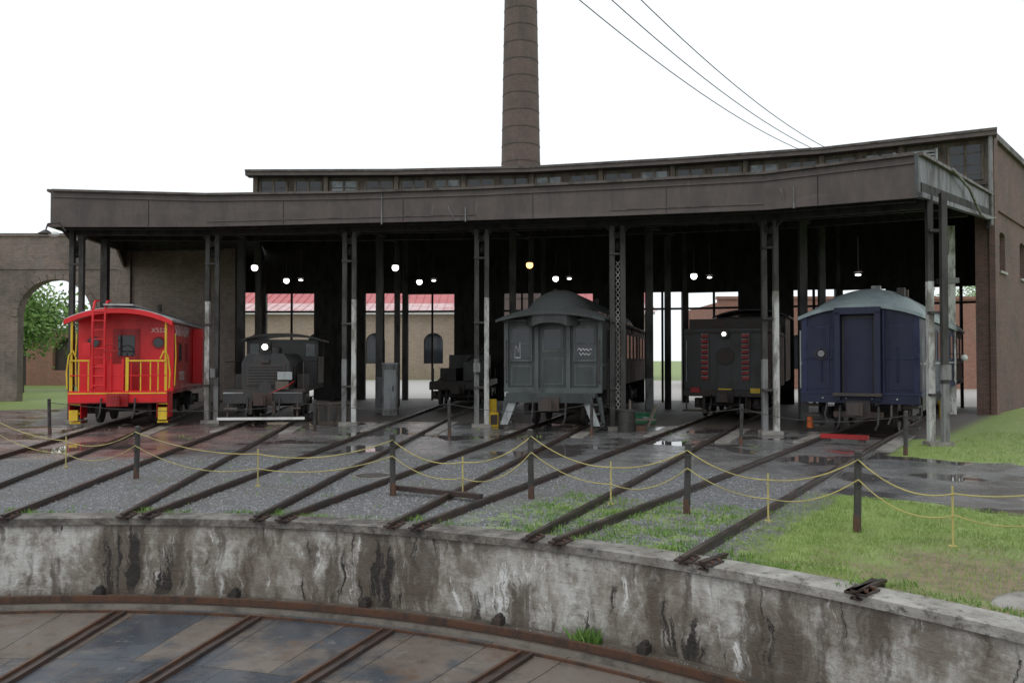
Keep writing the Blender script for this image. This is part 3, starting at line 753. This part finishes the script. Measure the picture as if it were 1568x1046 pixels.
# ---------------------------------------------------------------- rolling stock
def wheels(mb,ys,r=.42,x=.76,m=m_iron):
    for y in ys:
        for s_ in(-1,1):
            mb.cyl((s_*(x-.06),y,r+.1),(s_*(x+.06),y,r+.1),r,m,n=24); mb.cyl((s_*(x+.06),y,r+.1),(s_*(x+.2),y,r+.1),.13,m,n=12)
        mb.cyl((-x,y,r+.1),(x,y,r+.1),.07,m)
def truck(mb,yc,m=m_iron,x=1.0,wb=.85):
    wheels(mb,(yc-wb,yc+wb))
    for s_ in(-1,1):
        mb.box(s_*x-.07,s_*x+.07,yc-wb-.3,yc+wb+.3,.52,.7,m)
        for dy in(-wb,wb): mb.box(s_*x-.12,s_*x+.12,yc+dy-.15,yc+dy+.15,.4,.74,m)
        for k in(-.18,0,.18): mb.cyl((s_*x,yc+k,.35),(s_*x,yc+k,.55),.07,m)
    mb.box(-x,x,yc-.15,yc+.15,.5,.85,m)
def coupler(mb,m,y=0,z=.88):
    mb.box(-.09,.09,y-.45,y,z-.09,z+.09,m); mb.box(-.17,.13,y-.68,y-.42,z-.16,z+.16,m); mb.cyl((.14,y-.6,z-.17),(.14,y-.6,z+.17),.06,m)
    mb.box(-.3,.3,y-.08,y,z-.2,z+.2,m)
    for sx in(-.45,.5): mb.tube([(sx,y-.05,z+.05),(sx+.03,y-.25,z-.1),(sx+.02,y-.3,z-.4),(sx-.05,y-.28,z-.55)],.03,m_black)
def steps(mb,x0,x1,y0,y1,m,me,z=1.0):
    for k in range(3):
        zz=z-.28*(k+1)
        mb.box(x0,x1,y0,y1,zz,zz+.04,m); mb.box(x0-.003,x1+.003,y0-.02,y0-.001,zz-.02,zz+.05,me)
        
def caboose():
    mb=MB(); W=1.4
    mb.box(-W,W,.95,8.3,1.0,3.3,m_red); 
    pr=[(-W,3.3)]+[(x/8*W,3.3+.33*(1-abs(x/8)**2.2)) for x in range(-7,8)]+[(W,3.3)]
    mb.prism(pr,.95,8.3,m_red)
    mb.loft([(-.08,W+.12,3.32,.36),(9.3,W+.12,3.32,.36)],m_silver,e=2.2)
    mb.loft([(-.12,W+.13,3.28,.37),(-.08,W+.13,3.28,.37)],m_red,e=2.2,th=.15)
    mb.box(-.42,.42,-.2,9.0,3.72,3.77,m_silver)
    mb.cyl((.3,4.5,3.6),(.3,4.5,4.05),.08,m_iron)
    mb.box(-W,W,0,.95,1.0,1.1,m_red); mb.box(-W,W,-.1,.0,.78,1.13,m_red); mb.box(-W+.02,W-.02,-.115,-.1,1.04,1.08,m_yel)
    mb.box(-W,W,-.112,-.1,.76,.8,m_red2)
    mb.box(-.4,.4,.93,.95,1.15,3.05,m_red2); mb.box(-.25,.25,.91,.93,2.2,2.85,m_glass)
    for sx in(1,-1):
        mb.cyl((sx*.95,.95,2.62),(sx*.95,.9,2.62),.2,m_red2,n=24); mb.cyl((sx*.95,.93,2.62),(sx*.95,.88,2.62),.15,m_glass,n=24)
    for x in(-1.36,-1.12,-.85,.35,.62,.9,1.12,1.36): mb.cyl((x,-.03,1.1),(x,-.03,2.05),.02,m_yel if abs(x)>.8 or x>.5 else m_red,n=8)
    mb.beam((-1.36,-.04,2.05),(-.8,-.04,2.05),.05,.05,m_yel); mb.beam((.2,-.04,2.05),(1.36,-.04,2.05),.05,.05,m_yel)
    mb.beam((-1.36,-.04,1.6),(1.36,-.04,1.6),.03,.03,m_red); mb.beam((.24,-.05,1.1),(.24,-.05,2.15),.09,.04,m_yel)
    for x in(-.78,.12): mb.beam((x,-.06,1.1),(x,-.06,2.1),.06,.05,m_red)
    mb.box(-.76,.1,-.05,-.03,1.15,1.95,m_red)
    for s_ in(-1,1):
        mb.cyl((s_*1.33,.0,1.1),(s_*1.33,.0,3.35),.035,m_yel,n=8)
        mb.tube([(s_*1.44,-.02,1.2),(s_*1.46,-.02,1.7),(s_*1.40,-.03,2.2),(s_*1.28,-.05,2.35),(s_*1.18,-.05,2.1)],.024,m_yel)
        mb.tube([(s_*1.44,.9,1.25),(s_*1.47,.92,2.2),(s_*1.44,.94,2.9)],.022,m_yel)
        mb.box(s_*1.24-.16,s_*1.24+.16,.72,.76,.3,1.0,m_red2)
        mb.box(s_*1.08-.012,s_*1.08+.012,.05,.75,.3,1.0,m_red)
        mb.box(s_*1.40-.012,s_*1.40+.012,.05,.75,.3,1.0,m_red)
    steps(mb,1.09,1.39,.1,.7,m_red2,m_yel); steps(mb,-1.39,-1.09,.1,.7,m_red2,m_yel)
    mb.box(1.12,1.38,-.03,.05,.24,.62,m_yel); mb.box(-1.38,-1.14,-.03,.05,.24,.56,m_yel)
    for x in(-.72,-.38): mb.tube([(x,-.12,1.2),(x,-.14,3.2),(x,-.1,3.6),(x,.1,3.86),(x,.5,3.9)],.034,m_red,n=8)
    for k in range(9): mb.cyl((-.72,-.13,1.3+k*.28),(-.38,-.13,1.3+k*.28),.02,m_red,n=6)
    mb.cyl((-.2,-.12,1.1),(-.2,-.12,2.3),.02,m_red); mb.ring(-.2,2.35,-.15,.2,.016,m_red2); mb.box(-.38,-.02,-.2,-.16,2.33,2.37,m_red2)
    mb.box(-1.0,-.78,-.12,-.08,2.2,2.6,m_red)
    coupler(mb,m_red2,-.1,.86)
    truck(mb,1.9,m_iron,1.05); truck(mb,6.9,m_iron,1.05); mb.box(-.3,.3,0,8.3,.8,1.0,m_iron)
    mb.box(-1.2,1.2,.1,.9,.8,.99,m_red2)
    for y in(2.0,3.4,6.2,7.4):
        mb.box(W,W+.02,y-.3,y+.3,2.0,2.65,m_red2); mb.box(W+.02,W+.03,y-.24,y+.24,2.06,2.59,m_glass)
    mb.box(W+.01,W+.35,4.7,5.7,1.2,3.2,m_red); mb.box(W+.35,W+.36,4.9,5.5,2.2,2.8,m_glass)
    mb.box(W,W+.02,.95,8.3,1.0,1.12,m_red2)
    o=mb.obj('red_caboose',(-11.98,25.2,0),rad(12.6),bevel=.01)
    lettering(o,'SOUTHERN',(W+.006,1.15,2.86),(rad(90),0,rad(90)),.52,m_white,'side_lettering')
    lettering(o,'X552',(W+.006,2.0,1.4),(rad(90),0,rad(90)),.42,m_white,'side_number')
    lettering(o,'X552',(.72,.94,2.95),(rad(90),0,0),.2,m_white,'end_number')
caboose()

def blue():
    mb=MB(); W=1.48; L=17
    mb.box(-W,W,0,L,1.1,3.25,m_navy)
    pr=lambda ri:[(-W,3.25)]+[(x/10*W,3.25+ri*(1-abs(x/10)**2.3)) for x in range(-9,10)]+[(W,3.25)]
    mb.prism(pr(.3),0,1.2,m_navy); mb.prism(pr(.65),1.5,L,m_navy)
    mb.loft([(-.1,W+.08,3.27,.30),(.1,W+.08,3.27,.42),(.5,W+.08,3.27,.58),(1.0,W+.08,3.28,.72),(1.8,W+.08,3.28,.83),(2.6,W+.08,3.28,.86),(L,W+.08,3.28,.86)],m_wroof,e=2.3,n=24,th=.1)
    for k in range(11): mb.loft([(2.7+k*1.3,W+.085,3.285,.865),(2.75+k*1.3,W+.085,3.285,.865)],m_lite,e=2.3,n=24)
    for y in(3,5.5,8,10.5): mb.box(-.12,.12,y,y+.3,4.08,4.3,m_lite)
    for y in(1.6,2.4): mb.box(.75,.95,y,y+.2,3.85,4.1,m_iron)
    for s_ in(-1,1):
        mb.box(s_*(W-.07)-.07,s_*(W-.07)+.07,-.03,.0,1.1,3.3,m_navy2)
        mb.box(s_*.5-.07,s_*.5+.07,-.3,0,1.0,3.35,m_navy)
        mb.box(s_*.62-.03,s_*.62+.03,-.08,0,1.1,3.4,m_navy2)
        mb.tube([(s_*.95,-.02,1.5),(s_*.95,-.08,1.52),(s_*.95,-.08,2.4),(s_*.95,-.02,2.42)],.015,m_navy2)
        mb.box(s_*1.05-.3,s_*1.05+.3,-.02,0,1.3,3.0,m_navy2)
        mb.box(s_*1.05-.26,s_*1.05+.26,-.024,-.02,1.34,2.1,m_navy); mb.box(s_*1.05-.26,s_*1.05+.26,-.024,-.02,2.16,2.96,m_navy)
    mb.box(-.57,.57,-.3,0,3.3,3.48,m_navy); mb.box(-.42,.42,-.05,0,1.15,3.25,m_black); mb.box(-.36,.36,-.07,-.05,1.2,3.2,m_navy); mb.box(-.36,.36,-.076,-.07,2.14,2.17,m_navy2)
    mb.box(-W,W,-.045,-.026,2.1,2.14,m_navy2)
    mb.box(-W,W,-.16,0,.92,1.16,m_navy); mb.box(-W-.02,W+.02,-.18,-.0,1.16,1.2,m_navy2)
    mb.box(-.6,.6,-.42,-.16,1.12,1.2,m_iron)
    mb.cyl((-.95,-.02,2.25),(-.95,-.12,2.25),.09,m_postg,n=16); mb.ring(-.95,2.25,-.13,.15,.012,m_iron)
    for x in(-.9,-.3,.35,.95): mb.box(x-.02,x+.02,-.19,-.16,1.03,1.07,m_lite)
    coupler(mb,m_iron,-.16,.8); mb.box(-.6,.6,-.3,0,.55,.7,m_rust)
    steps(mb,1.05,1.42,.15,.75,m_iron,m_iron,1.1); steps(mb,-1.42,-1.05,.15,.75,m_iron,m_iron,1.1)
    mb.cyl((-1.3,.1,.2),(-1.3,.1,.5),.08,m_orange)
    for s_ in(-1,1): mb.tube([(s_*.8,-.1,.9),(s_*.82,-.3,.6),(s_*.75,-.32,.4)],.03,m_black)
    truck(mb,2.4,m_iron,1.05,1.1); truck(mb,L-2.4,m_iron,1.05,1.1); mb.box(-1.1,1.1,4.5,12,.5,1.08,m_black); mb.box(-.4,.4,0,L,.85,1.1,m_iron)
    for s_ in(-1,1):
        for k in range(9):
            y=2+k*1.65; X=s_*W
            mb.box(min(X,X+s_*.02),max(X,X+s_*.02),y-.5,y+.5,2.05,3.0,m_navy2); mb.box(min(X+s_*.02,X+s_*.03),max(X+s_*.02,X+s_*.03),y-.42,y+.42,2.12,2.93,m_glass)
        mb.box(min(s_*W,s_*(W+.025)),max(s_*W,s_*(W+.025)),0,L,1.95,2.0,m_lite)
        mb.box(min(s_*W,s_*(W+.03)),max(s_*W,s_*(W+.03)),0,L,1.1,1.25,m_navy2)
        mb.box(s_*(W+.06)-.02,s_*(W+.06)+.02,.1,.14,1.3,2.9,m_lite)
    return mb.obj('blue_passenger_car',(9.32,22.2,0),rad(-31.9),bevel=.012)
blue()

def coach():
    mb=MB(); W=1.46; L=15
    mb.box(-W,W,0,L,1.2,3.3,m_gry)
    pr=[(-W,3.3)]+[(x/10*W,3.3+.28*(1-abs(x/10)**2)) for x in range(-9,10)]+[(W,3.3)]
    mb.prism(pr,0,L,m_gry)
    mb.loft([(-.55,W+.14,3.24,.22),(-.2,W+.14,3.3,.34),(.6,W+.14,3.32,.42),(L,W+.14,3.32,.42)],m_croof,e=2.0,n=24,th=.07)
    mb.loft([(-.5,.5,3.40,.1),(-.25,.72,3.42,.22),(.1,.85,3.48,.4),(.6,.92,3.55,.56),(1.2,.92,3.6,.62),(L,.92,3.6,.62)],m_croof,e=2.6,n=20,th=.35)
    for k in range(10): mb.box(.9,.93,1.6+k*1.3,2.5+k*1.3,3.5,3.66,m_glass)
    mb.cyl((-.5,3,3.9),(-.5,3,4.4),.08,m_iron); mb.cyl((.3,7,4),(.3,7,4.35),.1,m_iron)
    for s_ in(-1,1):
        mb.box(s_*(W-.06)-.06,s_*(W-.06)+.06,-.05,0,1.2,3.35,m_gry2)
        mb.box(s_*.47-.06,s_*.47+.06,-.1,0,1.2,3.35,m_gry2)
        xc=s_*.95
        mb.box(xc-.34,xc+.34,-.035,0,2.02,3.08,m_gry2); mb.box(xc-.27,xc+.27,-.042,-.035,2.1,3.0,m_glass)
        mb.box(xc-.27,xc+.27,-.055,-.042,2.53,2.57,m_gry2)
        mb.box(xc-.32,xc+.32,-.02,0,1.32,1.92,m_gry2); mb.box(xc-.27,xc+.27,-.024,-.02,1.37,1.87,m_gry)
        mb.tube([(s_*1.38,-.06,1.4),(s_*1.38,-.13,1.45),(s_*1.38,-.13,2.6),(s_*1.38,-.06,2.65)],.015,m_iron)
    mb.box(-.4,.4,-.04,0,1.25,3.2,m_gry); mb.box(-.32,.32,-.05,-.04,2.3,3.05,m_gry2); mb.box(-.25,.25,-.058,-.05,2.38,2.97,m_glass); mb.box(-.32,.32,-.05,-.04,1.35,2.15,m_gry2)
    mb.box(-.28,.28,-.054,-.05,1.4,2.1,m_gry)
    pts_=[(.74,2.36),(.8,2.42),(.84,2.34),(.9,2.41),(.95,2.35),(1.0,2.4),(1.06,2.34),(1.12,2.4),(1.16,2.36)]
    mb.tube([(a_,-.048,b_) for a_,b_ in pts_],.01,m_white,n=5); mb.tube([(a_,-.048,b_-.13) for a_,b_ in pts_[1:8]],.008,m_white,n=5)
    mb.tube([(-1.15,-.05,2.14),(-1.1,-.05,2.5),(-1.02,-.05,2.3),(-.98,-.05,2.6),(-.97,-.05,2.15)],.012,m_lite,n=5); mb.box(-1.14,-.96,-.05,-.044,2.12,2.16,m_lite)
    mb.box(-W,W,-.09,0,1.12,1.26,m_gry2); mb.box(-W-.02,W+.02,-.14,0,3.2,3.26,m_gry2)
    mb.box(-1.3,1.3,-.55,.2,1.0,1.12,m_gry2); mb.box(-1.25,1.25,-.6,-.55,.85,1.12,m_gry)
    for s_ in(-1,1):
        x0=s_*1.0;x1=s_*1.38
        for k in range(3):
            z=.78-.26*k; xo=s_*.06*k
            mb.box(min(x0,x1)+xo,max(x0,x1)+xo,-.5-.0*k,-.1,z,z+.04,m_gry2)
        mb.add([(s_*.92,-.52,1.0),(s_*1.16,-.52,1.0),(s_*1.46,-.52,.2),(s_*1.24,-.52,.2),(s_*.92,-.46,1.0),(s_*1.16,-.46,1.0),(s_*1.46,-.46,.2),(s_*1.24,-.46,.2)],[(0,1,2,3),(7,6,5,4),(0,4,5,1),(1,5,6,2),(2,6,7,3),(3,7,4,0)],m_lite)
        mb.add([(s_*1.3,-.1,1.0),(s_*1.44,-.1,1.0),(s_*1.54,-.1,.25),(s_*1.44,-.1,.25),(s_*1.3,-.04,1.0),(s_*1.44,-.04,1.0),(s_*1.54,-.04,.25),(s_*1.44,-.04,.25)],[(0,1,2,3),(7,6,5,4),(0,4,5,1),(1,5,6,2),(2,6,7,3),(3,7,4,0)],m_gry2)
    mb.box(-.2,.2,-.62,-.6,.85,1.0,m_gry2)
    coupler(mb,m_iron,-.6,.82)
    truck(mb,2.2,m_iron,1.0,1.0); truck(mb,L-2.2,m_iron,1.0,1.0); mb.box(-1.0,1.0,4.5,10.5,.55,1.2,m_black); mb.box(-.4,.4,0,L,.9,1.2,m_iron)
    for s_ in(-1,1):
        for k in range(10):
            y=1.4+k*1.35; X=s_*W
            mb.box(min(X,X+s_*.02),max(X,X+s_*.02),y-.4,y+.4,2.05,3.05,m_gry2); mb.box(min(X+s_*.02,X+s_*.03),max(X+s_*.02,X+s_*.03),y-.32,y+.32,2.12,2.98,m_glass)
        mb.box(min(s_*W,s_*(W+.03)),max(s_*W,s_*(W+.03)),0,L,1.9,1.96,m_gry2)
    return mb.obj('grey_railway_coach',(1.2,24.25,0),rad(-13.9),bevel=.01)
coach()

def tender():
    mb=MB(); W=1.4
    mb.box(-W,W,0,6.5,1.05,3.15,m_black); mb.box(-W-.05,W+.05,-.05,6.5,2.98,3.06,m_iron)
    mb.box(-W+.1,W-.1,.4,6.3,3.15,3.5,m_iron)
    for s_ in(-1,1):
        x=s_*.68
        for sx in(-.12,.12): mb.beam((x+sx,-.06,1.3),(x+sx,-.06,3.0),.03,.03,m_postg)
        for k in range(9):
            z=1.4+k*.18; mb.box(x-.12,x+.12,-.085,-.04,z,z+.1,m_red2); mb.box(x-.12,x+.12,-.083,-.045,z+.1,z+.13,m_lite)
        mb.box(s_*1.0-.16,s_*1.0+.16,-.13,-.08,.95,1.12,m_red2 if s_<0 else m_yel)
        mb.tube([(s_*1.3,-.02,1.3),(s_*1.3,-.1,1.35),(s_*1.3,-.1,2.7),(s_*1.3,-.02,2.75)],.018,m_lite)
        mb.box(s_*1.0-.4,s_*1.0+.4,-.3,-.0,.3,.36,m_wood)
        mb.beam((s_*.7,-.15,.36),(s_*.7,-.05,1.0),.04,.04,m_iron); mb.beam((s_*1.3,-.15,.36),(s_*1.3,-.05,1.0),.04,.04,m_iron)
    mb.cyl((0,-.25,2.95),(0,.02,2.95),.15,m_iron,n=20); mb.cyl((0,-.27,2.95),(0,-.24,2.95),.07,m_bulb,n=20)
    mb.cyl((0,-.06,2.2),(0,0,2.2),.3,m_iron,n=24); mb.box(-.22,.22,-.1,-.05,1.0,1.1,m_yel)
    mb.box(-W,W,-.12,0,.82,1.05,m_iron); coupler(mb,m_iron,-.12,.82); truck(mb,1.4,m_iron); truck(mb,5,m_iron)
    mb.box(-1.4,1.4,7.2,9.6,1.2,3.9,m_black); mb.loft([(6.9,1.55,3.9,.3),(9.8,1.55,3.9,.3)],m_black)
    mb.cyl((0,9.6,2.6),(0,14.5,2.6),.85,m_black,n=28); mb.cyl((0,13.8,3.3),(0,13.8,4.2),.25,m_black); mb.cyl((0,11.5,3.2),(0,11.5,3.9),.35,m_black)
    wheels(mb,(8,9.8,11.6),.7); mb.box(-1.2,1.2,7,15,1.1,1.3,m_iron)
    return mb.obj('steam_locomotive',(7.3,28.3,0),rad(-22.9),bevel=.01)
tender()

def loco():
    mb=MB()
    mb.prism([(-.72,1.15),(.72,1.15),(.74,2.0),(.55,2.28),(-.55,2.28),(-.74,2.0)],.35,3.9,m_black)
    mb.box(-.6,.6,.32,.352,1.25,1.95,m_iron)
    for k in range(7): mb.box(-.52,.52,.30,.322,1.3+k*.09,1.34+k*.09,m_black)
    mb.cyl((0,.28,1.2),(0,.36,1.2),.2,m_iron,n=20)
    mb.box(-.12,.12,.26,.34,1.98,2.1,m_iron)
    for y in(1.2,2.0,2.8): mb.box(.745,.76,y,y+.5,1.3,1.9,m_iron)
    mb.cyl((0,.9,2.2),(0,.9,2.65),.09,m_black,r2=.11,n=20); mb.cyl((0,2.4,2.2),(0,2.4,2.45),.2,m_black,n=20); mb.sph((0,2.4,2.45),.2,m_black,sz=.4)
    mb.box(-.16,.16,.3,.6,2.28,2.38,m_black); mb.cyl((0,.18,2.48),(0,.5,2.48),.14,m_iron,n=20); mb.cyl((0,.16,2.48),(0,.18,2.48),.09,m_bulb,n=20)
    mb.box(-1.25,1.25,3.9,3.96,1.2,2.8,m_black); mb.box(-1.25,-1.2,3.9,6.0,1.2,2.2,m_black); mb.box(1.2,1.25,3.9,6.0,1.2,2.2,m_black)
    for s_ in(-1,1):
        mb.box(s_*1.2-.05,s_*1.2+.05,5.9,6.0,1.2,2.8,m_black); mb.box(s_*.98-.16,s_*.98+.16,3.88,3.9,2.2,2.65,m_glass2)
    mb.loft([(3.6,1.4,2.8,.22),(6.3,1.4,2.8,.22)],m_black)
    mb.box(-1.25,1.25,.2,6.0,1.05,1.15,m_iron); mb.box(-1.2,1.2,-.1,.15,.72,1.08,m_black)
    mb.box(-1.2,-.6,-.115,-.1,1.03,1.07,m_lite); mb.box(.3,1.2,-.112,-.1,1.03,1.06,m_postg)
    for s_ in(-1,1):
        mb.cyl((s_*1.0,.6,.82),(s_*1.0,1.4,.82),.25,m_black,n=20); mb.cyl((s_*1.0,.56,.82),(s_*1.0,.6,.82),.17,m_iron,n=20)
        mb.box(s_*1.0-.2,s_*1.0+.2,1.7,2.6,1.15,1.6,m_iron)
        mb.beam((s_*.9,1.4,.8),(s_*.9,4.3,.7),.06,.1,m_postg)
        mb.tube([(s_*1.2,.1,1.1),(s_*1.2,.1,2.0),(s_*1.2,3.8,2.05)],.018,m_iron)
        mb.box(s_*.35-.05,s_*.35+.05,-.3,0,.4,.8,m_iron)
        mb.beam((s_*1.05,-.2,.3),(s_*1.05,-.05,.8),.05,.05,m_iron)
        mb.box(s_*.95-.2,s_*.95+.2,-.25,-.1,.55,.6,m_wood)
    mb.box(-1.3,1.3,-.42,-.1,.26,.31,m_wood); mb.box(-1.31,1.31,-.44,-.42,.235,.315,m_white)
    mb.box(.4,.85,.1,.16,1.45,1.7,m_lite); mb.box(.35,.75,.05,.1,1.15,1.4,m_wood)
    wheels(mb,(2.0,3.3,4.6),.5); coupler(mb,m_rust,-.1,.85)
    mb.tube([(.15,-.12,1.0),(.7,-.02,1.25),(.9,.2,1.4)],.02,m_red2)
    mb.obj('switcher_locomotive',(-7.75,25.8,0),rad(7.2),bevel=.01)
loco()

# dark flat wagon with machinery, deep inside the third bay
mb=MB()
mb.box(-1.2,1.2,0,6,.9,1.15,m_iron); truck(mb,1.2,m_iron); truck(mb,4.8,m_iron); mb.box(-1.2,1.2,-.1,0,.8,1.1,m_iron)
mb.box(.1,1.05,1.2,3.2,1.15,2.0,m_black); mb.box(-.9,-.2,1.0,3.4,1.15,1.7,m_iron); mb.box(-.9,.9,3.8,5.6,1.15,2.3,m_black)
mb.beam((.2,1.2,2.0),(.9,2.6,2.6),.1,.1,m_iron); mb.beam((-.9,.4,1.15),(-.2,.5,1.9),.08,.08,m_iron)
for x in(-1.1,1.1):
    for y in(.3,3,5.7): mb.box(x-.04,x+.04,y-.04,y+.04,1.15,1.7,m_iron)
coupler(mb,m_iron,-.1,.82)
mb.obj('flat_wagon',(-2.3,35,0),rad(-3.6),bevel=.01)
mb=MB(); mb.box(-.28,.28,-.2,.2,0,1.9,m_postg); mb.box(-.3,.3,-.22,.22,1.9,1.96,m_lite); mb.box(-.22,.22,-.225,-.2,.2,1.7,m_lite); mb.box(.1,.14,-.25,-.225,.9,1.1,m_iron); mb.obj('electrical_cabinet',(-4.55,31,0))
mb=MB(); mb.box(-.15,.15,-.2,.2,.0,.45,m_yel); mb.box(-.15,.15,.0,.2,.45,.85,m_yel); mb.box(-.11,.11,-.22,-.2,.08,.38,m_iron); mb.obj('yellow_step_stool',(-.62,25.8,0),.3,bevel=.01)
mb=MB(); mb.cyl((0,0,0),(0,0,.6),.25,m_postd,n=20); mb.cyl((0,0,.6),(0,0,.64),.27,m_iron,n=20); mb.cyl((0,0,.3),(0,0,.33),.265,m_iron,n=20); mb.obj('oil_drum',(3.3,23.9,0))
mb=MB(); mb.box(-.35,.35,-.25,.25,0,.3,m_green); mb.box(-.38,.38,-.28,.28,.3,.36,m_green); mb.box(-.1,.1,-.3,-.28,.17,.22,m_lite); mb.obj('green_crate',(4.3,27.2,0),.2,bevel=.01)
mb=MB(); mb.beam((-.45,0,0),(-.45,0,.9),.06,.06,m_wood); mb.box(-.5,.3,-.02,.03,.3,.36,m_wood); mb.beam((0,0,0),(.35,.1,.75),.12,.06,m_wood); mb.box(-.3,0,-.1,.2,0,.15,m_rust2); mb.obj('timber_scrap',(3.9,24.2,0))
mb=MB(); mb.beam((-.55,0,.2),(.55,0,.2),.2,.1,m_red2); mb.beam((-.4,0,.07),(-.4,0,.2),.15,.15,m_iron); mb.beam((.4,0,.07),(.4,0,.2),.15,.15,m_iron); mb.obj('wheel_stop',(8.15,20.3,0),rad(-32))
mb=MB(); mb.box(-.5,.5,-.3,.3,0,.6,m_wood); mb.box(-.55,.55,-.35,.35,.6,.65,m_wood)
for k in range(3): mb.box(-.45+k*.32,-.2+k*.32,-.32,-.3,.08,.52,m_postd)
mb.obj('timber_bench',(-5.95,27.6,0),.2)
mb=MB(); mb.cyl((0,0,0),(0,0,.5),.08,m_yel); mb.sph((0,0,.55),.12,m_yel); mb.obj('hydrant_marker',(15.2,29.3,0))

# ---------------------------------------------------------------- world, sun, camera
w=bpy.data.worlds.new('World'); sc.world=w; w.use_nodes=True; t=w.node_tree; bg=t.nodes['Background']
sky=t.nodes.new('ShaderNodeTexSky'); sky.sky_type='NISHITA'; sky.sun_disc=False; sky.sun_elevation=rad(55); sky.sun_rotation=rad(200)
mx=t.nodes.new('ShaderNodeMix'); mx.data_type='RGBA'; mx.inputs[0].default_value=.93
t.links.new(sky.outputs[0],mx.inputs[6]); mx.inputs[7].default_value=(8.9,9.35,9.6,1)
t.links.new(mx.outputs[2],bg.inputs[0]); bg.inputs[1].default_value=.12
l=bpy.data.lights.new('sun','SUN'); l.energy=.5; l.angle=rad(30); l.color=(1,.99,.97)
o=bpy.data.objects.new('sun',l); sc.collection.objects.link(o)
el,rot=rad(55),rad(200)
d=Vector((math.sin(rot)*math.cos(el),math.cos(rot)*math.cos(el),math.sin(el)))
o.rotation_euler=(-d).to_track_quat('-Z','Y').to_euler()
cam=bpy.data.cameras.new('camera'); co=bpy.data.objects.new('camera',cam); sc.collection.objects.link(co)
cam.sensor_width=36; cam.lens=1265/1568*36; cam.clip_end=2000; cam.clip_start=.05
co.location=(0,0,2.1); co.rotation_euler=(rad(90+1.22),0,0)
sc.camera=co
